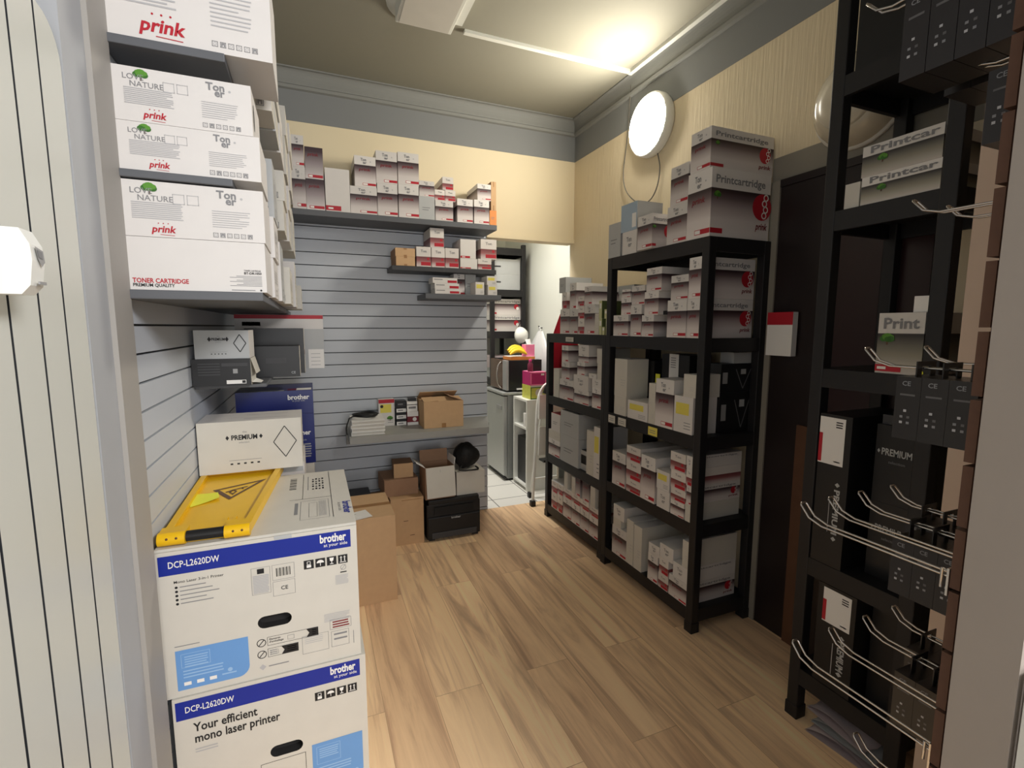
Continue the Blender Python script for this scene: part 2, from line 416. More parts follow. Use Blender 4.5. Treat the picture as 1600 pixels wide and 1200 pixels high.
def row(zoom, axis, plane, base, depth, frm, where, cols, group=None, lim=None, zmax=99):
    """cols: stacks of (style, u0, vtop, u1, opts) measured on the front plane; each carton rests on what is under it"""
    ox, oy, sc = zoom
    done = []
    for ci, col in enumerate(cols):
        for li, it in enumerate(col):
            st, u0, vt, u1 = it[:4]; o = it[4] if len(it) > 4 else {}
            U0, U1, VT = ox+u0*sc, ox+u1*sc, oy+vt*sc
            pl = plane + o.get('in', 0); lay = o.get('lay', 0)
            kw = {axis: pl}; um = (U0+U1)/2
            zt = on(um, VT, **kw).z; vm = VT+8
            a, b = on(U0, vm, **kw), on(U1, vm, **kw)
            k = 0 if axis == 'y' else 1
            s0, s1 = sorted((a[k], b[k])); zt = min(zt, zmax)
            if lim: s0, s1 = max(s0, lim[0]), min(s1, lim[1])
            bot = base
            near = [r for r in done if r['lay'] == lay]
            for r in near:
                ov = min(s1, r['s1'])-max(s0, r['s0'])
                if ov > .3*min(s1-s0, r['s1']-r['s0']) and r['z1'] < zt-.012: bot = max(bot, r['z1']+.0006)
            for r in near:
                if r['z1'] > bot+.001 and r['z0'] < zt:
                    if min(s1, r['s1'])-max(s0, r['s0']) > -.0005:
                        if (s0+s1) > (r['s0']+r['s1']): s0 = max(s0, r['s1']+.0012)
                        else: s1 = min(s1, r['s0']-.0012)
            if s1-s0 < .012 or zt-bot < .012: continue
            done.append(dict(s0=s0, s1=s1, z0=bot, z1=zt, lay=lay, it=it, ci=ci, li=li, pl=pl))
    for r in done:
        st = r['it'][0]; o = r['it'][4] if len(r['it']) > 4 else {}
        n = sum(1 for q in done if q['ci'] == r['ci']); li = [q for q in done if q['ci'] == r['ci']].index(r)
        label = o.get('label') or '%s, %s%s %s, %s' % (o.get('look', LOOK[st]), level_word(li, n), ORD[r['ci']]+(' stack' if n > 1 else ''), frm, where)
        w, h, d = r['s1']-r['s0'], r['z1']-r['z0'], o.get('d', depth)
        m = (r['s0']+r['s1'])/2
        loc, rz = ((m, r['pl'], r['z0']), 0) if axis == 'y' else ((r['pl'], m, r['z0']), -PI/2)
        carton(st, w, d, h, loc, rz, label, group=group or 'cartons, '+where, sides=o.get('sides', ()))
    return done
# ================================================================== the room
def slab(name, x0, x1, y0, y1, z0, z1, m, **k):
    mb = MB(); mb.box(x0, x1, y0, y1, z0, z1, m); return struct(name, mb, **k)

OAK, TILE = floor_mat(), tile_mat()
slab('floor', XL-.15, XR+.1, .3, YB, -.1, 0, OAK)
slab('floor_front', -2.2, XR+.1, YF-.1, .3, -.1, 0, mat('shop_floor', (112, 100, 86), .5))
slab('floor_kitchenette', XO-.3, XBR+.1, YB, YBB+.1, -.1, 0, TILE)
slab('ceiling', -2.2, XBR+.1, YF-.1, YBB+.1, ZC, ZC+.1, CEILM)

# slatted wall panels: boards with narrow grooves over a dark backing
def slats(name, axis, s0, s1, depth_pos, z_edges, face_dir, ztop, zbot=0.0):
    mb = MB(); g = .006
    zs = [z for z in z_edges if zbot < z < ztop]
    edges = [zbot]+zs+[ztop]
    th = .014
    def bx(a0, a1, b0, b1, z0, z1, m):
        if axis == 'y': mb.box(a0, a1, b0, b1, z0, z1, m)
        else: mb.box(b0, b1, a0, a1, z0, z1, m)
    lo, hi = (depth_pos, depth_pos+.09)
    if face_dir < 0: bk = (depth_pos+th, depth_pos+.10); fr = (depth_pos, depth_pos+th)
    else: bk = (depth_pos-.10, depth_pos-th); fr = (depth_pos-th, depth_pos)
    bx(s0, s1, bk[0], bk[1], zbot, ztop, GROOVE)
    for a, b in zip(edges[:-1], edges[1:]):
        if b-a > .01: bx(s0, s1, fr[0], fr[1], a+g/2, b-g/2, SLAT)
    return struct(name, mb)
zb = [on(600, v, y=YB).z for v in (435+3,)][0]
back_z = [zb+.0815*k for k in range(-25, 12)]
zl = on(213, 601.3, x=XL).z
left_z = [zl+.0742*k for k in range(-25, 25)]
slats('wall_back', 'y', XL, XO, YB, back_z, -1, 2.105)
slats('wall_left', 'x', 1.43, YB, XL, left_z, 1, 2.62)
# plaster above the slats, header over the opening
mb = MB(); mb.box(XL-.1, XR, YB, YB+.1, 2.1055, ZC, BEIGE); mb.box(XO+.001, XR, YB, YB+.1, ZO, 2.1055, BEIGE, skip='t'); struct('wall_back_upper', mb)
slab('trim_1', XO, XR, YB-.012, YB, ZO, ZO+.03, BEIGE)
slab('wall_left_upper', XL-.1, XL-.004, 1.43, YB, 2.62, ZC, GREYW)
# grey painted band under the cornice
slab('wall_back_band', XL, XR, YB-.003, YB+.003, 2.687, 2.9, GREYW)
slab('wall_right', XR, XR+.1, .3, YB+.05, 0, ZC, BEIGER)
slab('wall_right_band', XR-.003, XR+.003, .4, YB-.003, 2.687, 2.9, GREYW)
slab('wall_right_lower', XR-.004, XR+.002, .4, 1.655, 2.06, 2.165, GREYD)

# cornice: stepped mould then a cove to the ceiling
def cornice(name, p0, p1, inward):
    prof = [(0, 2.868), (.016, 2.874), (.018, 2.892), (.008, 2.9), (.010, 2.906)]
    for i in range(7):
        a = i/6*PI/2; prof.append((.010+.03*(1-math.cos(a)), 2.906+.071*math.sin(a)))
    prof += [(.05, 2.977), (.05, ZC)]
    mb = MB(); rows = []
    for p in (p0, p1):
        rows.append([(p[0]+inward[0]*o, p[1]+inward[1]*o, z) for o, z in prof])
    mb.grid(rows, CORN, False); return struct(name, mb)
cornice('trim_2', (XL, YB-.003), (XR, YB-.003), (0, -1))
cornice('trim_3', (XR-.003, YB), (XR-.003, .4), (-1, 0))
slab('trim_4', .82, XR-.05, 2.655, 2.683, ZC-.016, ZC, PVC)          # cable trunking across the ceiling
slab('trim_5', XR-.078, XR-.05, .4, 2.683, ZC-.02, ZC, PVC)          # trunking along the ceiling edge

# front: left jamb, white ribbed door leaf against the wall, right jamb with the panel
slab('trim_6', XL-.1, -.404, 1.205, 1.318, 0, ZC, JAMB)
slab('trim_7', XL-.1, -.394, 1.318, 1.432, 0, ZC, JAMB2)
slab('wall_left_front', XL-.15, XL-.05, YF, 1.205, 0, ZC, JAMB)
slab('wall_front_partition', .905, XR+.1, .30, .378, 0, ZC, JAMBR)
slab('trim_8', .885, .905, .305, .378, 0, ZC, JAMBR)
slab('trim_9', .885, .905, .25, .297, 0, .95, PVC)
slab('wall_front_return', 1.5, XR+.05, .378, .70, 0, ZC, mat('return_beige', (206, 184, 166), .7, var=.03))
SHOPW = mat('shop_wall', (104, 104, 104), .8)
slab('wall_front_left', -2.2, -2.1, YF, 1.0, 0, ZC, SHOPW)
slab('wall_front', -2.2, XR+.1, YF-.1, YF, 0, .5, SHOPW)
slab('wall_front_upper', -2.2, XR+.1, YF-.1, YF, 2.5, ZC, SHOPW)
slab('wall_front_side', XR+.0, XR+.1, YF, .3, 0, ZC, SHOPW)
# kitchenette walls
slab('wall_kitchenette_right', XBR, XBR+.1, YB+.05, YBB, 0, ZC, PVC)
slab('wall_kitchenette_back', XO-.3, XBR+.1, YBB, YBB+.1, 0, ZC, PVC)
slab('wall_kitchenette_left', XO-.3, XO-.2, YB+.1, YBB, 0, ZC, PVC)
slab('wall_kitchenette_end', XR, XBR, YB+.05, YB+.06, 0, ZC, PVC)

# white ribbed leaf with a rounded head
LEAF = mat('leaf_white', (204, 205, 197), .38, var=.03, scale=2)
def door_leaf():
    x0, x1 = -.452, -.405
    y0, y1, h, r = .42, 1.198, 1.962, .07
    mb = MB()
    ed = [y1-.087*k for k in range(0, 10)]
    ed = [e for e in ed if e > y0]+[y0]
    g = .0062
    for i, (b, a) in enumerate(zip(ed[:-1], ed[1:])):
        lo, hi = a+(g/2 if a > y0 else 0), b-(g/2 if i else 0)
        if i == 0:
            pr = [(lo, 0), (hi, 0)]+[(hi-r+r*math.cos(q*PI/12), h-r+r*math.sin(q*PI/12)) for q in range(0, 7)]+[(lo, h+.004)]
        else: pr = [(lo, 0), (hi, 0), (hi, h+.004*i), (lo, h+.004*(i+1))]
        f = [(x1, y, z) for y, z in pr]; k = [(x0, y, z) for y, z in pr]
        mb.face(f, LEAF); mb.face(list(reversed(k)), LEAF)
        for j in range(len(pr)):
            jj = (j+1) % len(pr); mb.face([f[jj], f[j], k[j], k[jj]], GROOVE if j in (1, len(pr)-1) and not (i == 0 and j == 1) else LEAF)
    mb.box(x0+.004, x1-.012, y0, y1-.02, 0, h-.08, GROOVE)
    return struct('door_1', mb)
leaf = door_leaf()

# white lock box on the leaf
lk = empty('lock_box', (-.4045, .85, 1.462), 'white plastic lock box with grey label on the ribbed white door', 'lock')
mb = MB()
prof = [(0, 0), (.052, 0), (.062, .012), (.0665, .045), (.0655, .066), (.056, .086), (0, .088)]      # x out from the leaf, z up
f_ = [(x, 0, z) for x, z in prof]; k_ = [(x*.985, .036, z) for x, z in prof]
mb.face(f_, PLASTW); mb.face(list(reversed(k_)), PLASTW)
for j in range(len(prof)):
    jj = (j+1) % len(prof); mb.face([f_[jj], f_[j], k_[j], k_[jj]], PLASTW)
mb.build('housing', lk, bevel=.003)
mb = MB(); mb.face([(.0675, .008, .064), (.0672, .03, .060), (.0678, .031, .045), (.0680, .021, .038), (.0680, .012, .048)], LGREYP); mb.face([(.0681, .012, .060), (.0681, .025, .058), (.0684, .025, .048), (.0684, .014, .05)], GREYT); mb.build('grey_label', lk)['label'] = 'grey label'
mb = MB(); mb.box(.0655, .0675, .012, .03, .014, .018, LGREYP); mb.build('vent_slot', lk)
mb = MB(); mb.box(.002, .03, -.004, .0, .004, .062, LGREYP); mb.build('side_plate', lk)

# door on the right wall: dark leaf in a wooden frame
mb = MB(); mb.box(XR-.012, XR-.002, .955, 1.60, .0, 2.03, DOORD); 
d2 = struct('door_2', mb)
mb = MB()
for a, b, c, e in ((.40, .98, .15, .95), (.40, .98, 1.05, 1.92)): mb.box(XR-.018, XR-.012, 1.0, 1.37, c, e, mat('door_red_glass', (42, 20, 22), .3) if c > 1 else DOORD)
tag(mb.build('door_panel', d2), kind='structure')
slab('trim_10', XR-.02, XR-.002, 1.60, 1.645, 0, 2.06, GREYD)
slab('trim_11', XR-.02, XR-.002, .955, 1.60, 2.03, 2.06, DOORD)
slab('trim_12', XR-.024, XR-.012, 1.38, 1.44, 0, 1.0, DOORW)

# red and white notice box by the door
o = thing_box('hanging_notice_box', .125, .03, .19, (PAPER, PAPER, RED), (XR-.052, 1.532, 1.295), -PI/2, 'white box with red top hung on the dark door', 'notice')
lab = MB(); F = Face(lab, 'front', .125, .03, .19); F.rect(0, .135, .125, .19, RED); lab.build('red_band', o)

# ================================================================== lamps
lamp = empty('wall_lamp', (XR, 2.5, 2.61), 'lit round white lamp high on the beige wall above the tall rack', 'lamp')
Mx = Matrix.Rotation(-PI/2, 4, 'Y')
EMW = mat('lamp_diffuser_lit', (255, 248, 232), .4, emis=(255, 247, 231), estr=35)
mb = MB(); mb.lathe([(.0, .0), (.172, .0), (.178, .012), (.178, .05), (.172, .06), (.16, .061)], PLASTW, 40, Mx); mb.build('base', lamp)
mb = MB(); mb.lathe([(.163, .058), (.158, .07), (.14, .08), (.10, .088), (.05, .091), (.0005, .092)], EMW, 40, Mx); mb.build('diffuser', lamp)
# its cord: from the trunking down in a loop and up into the lamp
pts = [on(u, v, x=XR-.014)-Vector((XR, 2.5, 2.61)) for u, v in ((987, 112), (984, 165), (979, 225), (974, 270), (977, 295), (988, 311), (1003, 318), (1017, 311), (1027, 290), (1031, 262), (1031, 240))]
pts[-1].x = -.03
def smooth(pts, n=6):
    P = [Vector(p) for p in pts]; out = []
    for i in range(len(P)-1):
        a, b, c, e = P[max(i-1, 0)], P[i], P[i+1], P[min(i+2, len(P)-1)]
        for k in range(n):
            t = k/n
            out.append(.5*((2*b)+(c-a)*t+(2*a-5*b+4*c-e)*t*t+(3*b-a-3*c+e)*t**3))
    return out+[P[-1]]
mb = MB(); mb.tube(smooth(pts), .0036, mat('cord_grey', (112, 108, 100), .5), 6); mb.build('cord', lamp)

l2 = empty('wall_lamp', (XR, 1.285, 2.27), 'unlit round glass lamp on the wall behind the narrow black rack', 'lamp')
mb = MB(); mb.lathe([(.0, .0), (.172, .0), (.18, .008), (.178, .018), (.168, .02)], CREAM, 40, Mx); mb.build('rim', l2)
mb = MB(); mb.lathe([(.168, .018), (.16, .05), (.13, .085), (.115, .09)], GLASSY, 40, Mx); mb.build('glass_shade', l2)
mb = MB(); mb.lathe([(.116, .0895), (.112, .1), (.07, .112), (.0005, .118)], mat('lamp_glass_cap', (206, 198, 178), .25), 40, Mx); mb.build('centre_cap', l2)

# light box on the ceiling
cf = empty('ceiling_light_box', (.585, 2.42, ZC), 'long white ceiling light housing at the end of the trunking', 'ceiling light')
mb = MB(); mb.box(-.14, .14, -.45, .17, -.085, -.012, PVC); mb.build('housing', cf, bevel=.004)
mb = MB(); mb.box(-.125, .12, -.44, .155, -.092, -.0852, CREAM); mb.build('cover_panel', cf)
mb = MB(); mb.box(.141, .185, -.45, .12, -.06, -.0, PVC); mb.build('side_rail', cf)
mb = MB(); mb.lathe([(.17, 0), (.168, -.012), (.0005, -.012)], PVC, 32, Matrix.Translation((-.02, .12, 0))); mb.build('ceiling_plate', cf)

# ================================================================== shelves on the slatted walls
def wall_shelf(name, x0, x1, y0, y1, z1, th, m, label):
    mb = MB(); mb.box(x0, x1, y0, y1, z1-th, z1, m); o = tag(mb.build(name, bevel=.002), label, 'shelf')
    return o
Z1, Z2, Z3 = 1.507, 1.783, 2.074
LABX = .0
wall_shelf('wall_shelf', XL, -.112, 1.425, 3.3, Z1, .022, SHELFG, 'lowest dark shelf along the slatted side wall under the stacked cartons')
wall_shelf('wall_shelf', XL, -.165, 1.425, 3.1, Z2, .018, SHELFG, 'middle dark shelf along the slatted side wall')
wall_shelf('wall_shelf', XL, -.165, 1.425, 3.1, Z3, .02, SHELFG, 'highest dark shelf along the slatted side wall near the ceiling')
wall_shelf('wall_shelf', XL, -.17, 2.10, 3.2, 1.2, .014, SHELFG, 'grey side wall shelf holding the black cartons above the blue carton')
YS = 3.20
ZT = 2.108
wall_shelf('wall_shelf', XL+.3, 1.205, YS, YB, ZT, .034, SHELFG, 'long grey shelf high on the slatted back wall')
wall_shelf('wall_shelf', .497, 1.212, 3.235, YB, 1.812, .03, DARKG, 'short dark shelf holding red-white cartons under the long high shelf')
wall_shelf('wall_shelf', .70, 1.228, 3.18, YB, 1.636, .034, SHELFG, 'small grey shelf lowest beside the opening, with three flat cartons')
ct = empty('wall_counter', (.19, 3.07, .74), 'deep grey counter shelf low on the back wall with books and a cardboard carton', 'shelf')
mb = MB()
top = [(0, 0), (.905, 0), (1.03, .39), (0, .39)]
f = [(x, y, 0) for x, y in top]; k = [(x, y, -.042) for x, y in top]
mb.face(f, COUNTER); mb.face(list(reversed(k)), COUNTER)
for j in range(4): mb.face([f[(j+1) % 4], f[j], k[j], k[(j+1) % 4]], COUNTER)
mb.build('top', ct)
mb = MB(); mb.box(.0, 1.03, .35, .39, -.12, -.042, COUNTER); mb.build('wall_rail', ct)

# ---------------------------------------------------------------- back wall cartons
C0 = 'from the corner'
row((440, 80, .3), 'y', YS+.004, ZT+.001, .235, C0, 'high back shelf', [
    [('T', 50, 600, 122), ('T', 47, 436, 112)],
    [('D', 123, 666, 222), ('D', 115, 500, 213)],
    [('R', 224, 612, 352)],
    [('T', 357, 706, 496), ('T', 378, 547, 489)],
    [('T', 498, 692, 603), ('T', 490, 522, 600)],
    [('T', 608, 697, 714), ('T', 604, 530, 713)],
    [('P', 716, 758, 797, dict(look='creased pale carton')), ('T', 716, 676, 795)],
    [('T', 801, 780, 893), ('S', 798, 722, 850), ('S', 852, 726, 905), ('S', 838, 656, 894)],
    [('T', 915, 770, 996)],
    [('T', 1003, 776, 1081), ('T', 1020, 693, 1090)],
    [('O', 1084, 830, 1119), ('B', 1084, 680, 1117)]])
row((530, 340, .1875), 'y', 3.24, 1.813, .2, C0, 'short dark shelf', [
    [('B', 474, 324, 632), ('B', 468, 254, 632)],
    [('S', 643, 243, 764)],
    [('S', 770, 252, 880), ('S', 757, 88, 872)],
    [('S', 884, 256, 996)],
    [('R', 1010, 342, 1150), ('R', 1010, 182, 1138)],
    [('S', 1157, 346, 1268), ('S', 1180, 182, 1310)]])
row((530, 340, .1875), 'y', 3.185, 1.637, .12, C0, 'small low shelf', [
    [('L', 800, 594, 1004), ('L', 797, 548, 1000), ('L', 780, 502, 984)],
    [('T', 955, 458, 1045, {'in': .125, 'lay': 1, 'd': .1, 'look': 'dim toner carton'})],
    [('P', 1050, 462, 1138, {'in': .125, 'lay': 1, 'd': .1})],
    [('Y', 1137, 538, 1208, dict(look='short white carton'))],
    [('Y', 1240, 562, 1316), ('Y', 1232, 488, 1310)]])

# things on the counter
def book_pile(loc):
    for i in range(4):
        w, d, h = .2+.006*RN.random(), .24, .022
        mb = MB(); mb.box(-w/2, w/2, 0, d, 0, .003, PAPER); mb.box(-w/2, w/2, 0, d, h-.003, h, PAPER); mb.box(-w/2+.004, w/2-.003, .003, d-.003, .003, h-.003, CREAM)
        mb.box(-w/2, -w/2+.003, 0, d, .003, h-.003, PAPER)
        tag(mb.build('booklet', loc=(loc[0]+.004*(i % 2), loc[1], loc[2]+i*(h+.0005)), rotz=.02*(i % 3-1)), ['thick white booklet, bottom of the pile on the grey counter', 'thick white booklet, second up in the pile on the grey counter', 'thick white booklet, third up in the pile on the grey counter', 'thick white booklet under the coiled cable on the grey counter'][i], 'book', 'booklets on the counter')
book_pile((.305, 3.115, .741))
mb = MB(); path = []
for k in range(90):
    a = k/90*2*PI*3; path.append((.30+.075*math.cos(a)*(1-.05*math.sin(a*.33)), 3.24+.075*math.sin(a), .843+.010*k/90*1.6+.003*math.sin(a*2)))
path += [(.22, 3.2, .85), (.19, 3.15, .83), (.175, 3.12, .79), (.178, 3.1, .755)]
mb.tube(smooth(path, 2), .0045, BLACKP, 6); tag(mb.build('coiled_cable'), 'black coiled cable lying on the white booklets on the counter', 'cable')
def counter_box(style, u0, u1, vt, vb, y, d, label, z=.741):
    a, b = on(u0, vb, y=y), on(u1, vb, y=y); t = on((u0+u1)/2, vt, y=y)
    return carton(style, b.x-a.x, d, t.z-z, ((a.x+b.x)/2, y, z), 0, label, group=None), t.z
o, zt = counter_box('Y', 592.5, 617, 624, 665, 3.36, .06, 'tall white carton with red head beside the booklets on the counter')
fm = MB(); F = Face(fm, 'front', .1, .1, .2); w_ = o.dimensions.x; h_ = o.dimensions.z
F = Face(fm, 'front', w_, .06, h_); F.rect(0, h_*.86, w_, h_, RED, .0008); F.disc(w_*.2, h_*.74, w_*.1, INK, .0008); F.tree(w_*.7, h_*.3, .02); fm.build('red_head', o)
z = .741
for i, lb in enumerate(('small black and white carton, bottom of the narrow stack on the counter', 'small black and white carton, second up in the narrow counter stack', 'small black and white carton, third up in the narrow counter stack', 'small black carton on top of the narrow counter stack')):
    h = .045 if i < 3 else .035
    o = thing_box('ink_carton', .066, .07, h, (PAPER if i < 3 else BLACKB, BLACKB, BLACKB), (.552, 3.35, z), 0, lb, 'carton', 'ink cartons on the counter')
    m2 = MB(); F = Face(m2, 'front', .066, .07, h); F.rect(.0, h*.55, .066, h, INK); F.rect(.01, h*.2, .045, h*.38, GREYT); m2.build('printed_label', o); z += h+.0005
o = thing_box('ink_carton', .076, .08, .093, (DRED, DRED, PAPER), (.627, 3.33, .741), 0, 'maroon and white carton between the narrow stack and the cardboard carton', 'carton')
m2 = MB(); F = Face(m2, 'front', .076, .08, .093); F.rect(0, .06, .076, .093, PAPER); F.rect(0, 0, .076, .02, PAPER); F.disc(.05, .04, .014, PAPER, .0002); m2.build('printed_label', o)
o = thing_box('ink_carton', .07, .075, .07, (PAPER, PAPER, PAPER), (.625, 3.335, .8345), 0, 'white carton with black lid standing on the maroon carton', 'carton')
m2 = MB(); F = Face(m2, 'front', .07, .075, .07); F.rect(.0, .045, .07, .05, INK); F.rect(.01, .02, .06, .035, GREYT); m2.build('printed_label', o)
m2 = MB(); m2.box(-.02, .03, .01, .06, .0705, .092, BLACKB); m2.build('lid', o)

def open_carton(name, w, d, h, loc, rotz, m, label, flaps, inside=BROWN2, group=None):
    """open topped carton; flaps = list of (side, length, angle) with angle 0 = upright, 90 = flat outwards, 180 = hanging"""
    r = empty(name, loc, label, 'carton', group, rotz)
    t = .004; mb = MB()
    mb.box(-w/2, w/2, 0, d, 0, t, m)
    mb.box(-w/2, w/2, 0, t, t, h, m); mb.box(-w/2, w/2, d-t, d, t, h, m); mb.box(-w/2, -w/2+t, t, d-t, t, h, m); mb.box(w/2-t, w/2, t, d-t, t, h, m)
    mb.build('body', r)
    for side, ln, ang, fm in flaps:
        a = math.radians(ang); c, s = math.cos(a), math.sin(a); mb = MB(); e = .004
        if side == 'front': q = [(-w/2+.003, -s*k-(e if ang > 150 else 0), h+c*k+.001) for k in (0, ln)]; p = [q[0], (w/2-.003, q[0][1], q[0][2]), (w/2-.003, q[1][1], q[1][2]), q[1]]; nn = Vector((0, c, s))
        elif side == 'back': q = [(-w/2+.003, d+s*k, h+c*k+.001) for k in (0, ln)]; p = [q[0], (w/2-.003, q[0][1], q[0][2]), (w/2-.003, q[1][1], q[1][2]), q[1]]; nn = Vector((0, -c, s))
        elif side == 'left': q = [(-w/2-s*k-(e if ang > 150 else 0), .003, h+c*k+.001) for k in (0, ln)]; p = [q[0], (q[0][0], d-.003, q[0][2]), (q[1][0], d-.012, q[1][2]), q[1]]; nn = Vector((c, 0, s))
        else: q = [(w/2+s*k+(e if ang > 150 else 0), .003, h+c*k+.001) for k in (0, ln)]; p = [q[0], (q[0][0], d-.003, q[0][2]), (q[1][0], d-.012, q[1][2]), q[1]]; nn = Vector((-c, 0, s))
        P = [Vector(x) for x in p]; Q = [x+nn*.003 for x in P]
        mb.face(P, fm); mb.face(list(reversed(Q)), fm)
        for j in range(4): mb.face([P[(j+1) % 4], P[j], Q[j], Q[(j+1) % 4]], fm)
        mb.build('flap', r)
    return r
# cardboard carton on the counter with its lid slightly ajar
r = open_carton('cardboard_carton', .272, .235, .178, (.806, 3.165, .741), 0, BROWN, 'brown cardboard carton standing on the grey counter under the slats', [('front', .11, -80, BROWN), ('back', .11, -62, BROWN), ('left', .1, -86, BROWN), ('right', .1, -70, BROWN2)])
mb = MB(); F = Face(mb, 'front', .272, .235, .178); F.rect(.12, .0, .15, .03, TAPE); mb.build('tape', r)

# ---------------------------------------------------------------- under the counter
r = thing_box('cardboard_carton', .212, .3, .315, (BROWN, BROWN2, BROWN), (.528, 3.065, 0), 0, 'tall brown carton on the floor between the printer and the plain carton', 'carton')
mb = MB(); F = Face(mb, 'front', .212, .3, .315); F.rect(.08, .16, .11, .164, DOORW); F.rect(.12, .06, .15, .064, DOORW); F.rect(.07, .30, .20, .304, TAPE); mb.build('scuff_marks', r)
r = thing_box('cardboard_carton', .22, .24, .11, (BROWN2, BROWN2, BROWN2), (.505, 3.13, .3155), .04, 'flat dull brown carton lying on the tall brown carton', 'carton')
r = thing_box('cardboard_carton', .125, .14, .095, (BROWN, BROWN2, BROWN2), (.525, 3.16, .426), -.06, 'small brown carton topmost of the stack under the counter', 'carton')
r = thing_box('cardboard_carton', .10, .26, .26, (BROWN2, BROWN2, BROWN2), (.37, 3.17, 0), 0, 'narrow dull brown carton against the back wall beside the stack', 'carton')
r = thing_box('grey_bin', .16, .2, .27, (PALE, PALE, DARKG), (.235, 3.2, 0), 0, 'pale grey box with dark lid on the floor behind the plain carton', 'box')
mb = MB(); mb.box(-.085, .085, -.005, .205, .271, .31, DARKG); mb.build('lid', r)

# printer
pr = empty('laser_printer', (.836, 3.04, 0), 'black laser printer on the floor under the counter', 'printer')
mb = MB(); w, h, d = .37, .262, .3
mb.box(-w/2, w/2, .012, d, .012, .25, BLACKP); mb.box(-w/2+.004, w/2-.004, 0, .014, .03, .165, BLACKP); mb.build('body', pr, bevel=.006)
mb = MB(); mb.box(-w/2+.01, w/2-.01, .0, d-.02, .251, .285, BLACKP); mb.build('scanner_lid', pr, bevel=.008)
mb = MB(); mb.box(-w/2+.05, w/2-.05, .004, .012, .182, .232, mat('printer_slot', (8, 8, 9), .6)); mb.build('paper_slot', pr)
mb = MB(); mb.box(-w/2+.03, w/2-.03, -.006, .0, .02, .06, DARKG); mb.build('paper_tray', pr, bevel=.003)
mb = MB(); F = Face(mb, 'front', w, d, h); F.text('brother', w*.44, .145, .014, PALE, .02, lift=.002); mb.build('lettering', pr)
for sx in (-1, 1):
    for yy in (.04, .26):
        mb = MB(); mb.box(sx*.15-.02, sx*.15+.02, yy-.02, yy+.02, 0, .012, BLACKP); mb.build('foot', pr)
# open carton with a drooping white flap on the printer, grey carton behind, black bag
r = open_carton('open_carton', .2, .16, .215, (.747, 3.06, .2862), .03, BROWN2, 'open carton with a hanging white front flap on the black printer', [('front', .2, 172, CREAM), ('left', .07, 55, PAPER), ('right', .05, 8, PAPER), ('back', .08, 8, BROWN2)])
mb = MB(); F = Face(mb, 'front', .2, .16, .215, .012); F.lines(.06, .075, .15, 3, .014, .007, LGREYT, .1); F.rect(.065, .028, .11, .036, LGREYT); F.disc(.13, .03, .006, INK); F.rect(.097, .12, .1, .2, LGREYT); mb.build('faint_print', r)
r = thing_box('grey_carton', .2, .18, .16, (CREAM, PALE, CREAM), (.962, 3.07, .286), 0, 'pale grey carton on the printer under the black bag', 'carton')
mb = MB(); F = Face(mb, 'front', .2, .18, .16); F.rect(0, .15, .2, .16, CREAM); mb.build('rim', r)
def blob(name, loc, rx, ry, rz, m, seed, label, cat, power=1, n=20, k=12):
    rr = random.Random(seed); mb = MB(); ph = [rr.random()*6 for _ in range(8)]; rows = []
    for i in range(k+1):
        t = -PI/2+PI*i/k; row_ = []
        for j in range(n):
            a = 2*PI*j/n; q = 1+.08*math.sin(3*a+ph[0])*math.cos(t)+.07*math.sin(5*a+ph[1]+2*t)+.05*math.sin(2*a+3*t+ph[2])
            row_.append((rx*math.cos(t)*math.cos(a)*q, ry*math.cos(t)*math.sin(a)*q, max(0, rz+rz*math.sin(t)*q) if i else 0))
        rows.append(row_)
    mb.grid(rows, m, True, True); mb.cap(rows[0], m, True)
    o = mb.build(name, loc=loc); return tag(o, label, cat)
BAGB = mat('bag_black', (18, 18, 19), .7, var=.2, scale=40, bump=.4)
bag = blob('black_bag', (.955, 3.17, .4475), .088, .08, .085, BAGB, 3, 'round black fabric bag on the grey carton under the counter', 'bag')
mb = MB(); mb.tube(smooth([(-.05, -.07, .03), (-.07, -.1, .012), (.0, -.11, .008), (.06, -.1, .008), (.05, -.07, .02)]), .006, BLACKP, 6); mb.build('strap', bag)

# plain carton on the floor beside the printer boxes
r = thing_box('cardboard_carton', .36, .37, .46, (BROWN, BROWN2, BROWN), (.178, 2.443, 0), .0, 'large plain brown carton on the wooden floor beside the printer cartons', 'carton')
mb = MB(); T = Face(mb, 'top', .36, .37, .46); T.rect(0, .165, .36, .205, TAPE); F = Face(mb, 'right', .36, .37, .46); F.rect(.165, .36, .205, .46, TAPE); mb.build('tape', r)
mb = MB(); mb.face([(-.055, -.055, 0), (.055, -.045, 0), (.05, .06, .001), (-.06, .05, .001)], PAPER); mb.face([(-.06, .05, -.001), (.05, .06, -.001), (.055, -.045, -.001), (-.055, -.055, -.001)], PAPER)
nt_ = tag(mb.build('paper_slip', loc=(.185, 2.495, .4625), rotz=.2), 'white paper slip lying on the large plain brown carton', 'paper')
mb = MB(); mb.face([(-.03, .02, .002), (-.01, .02, .002), (-.01, .023, .002), (-.03, .023, .002)], INK); mb.build('pen_mark', nt_)

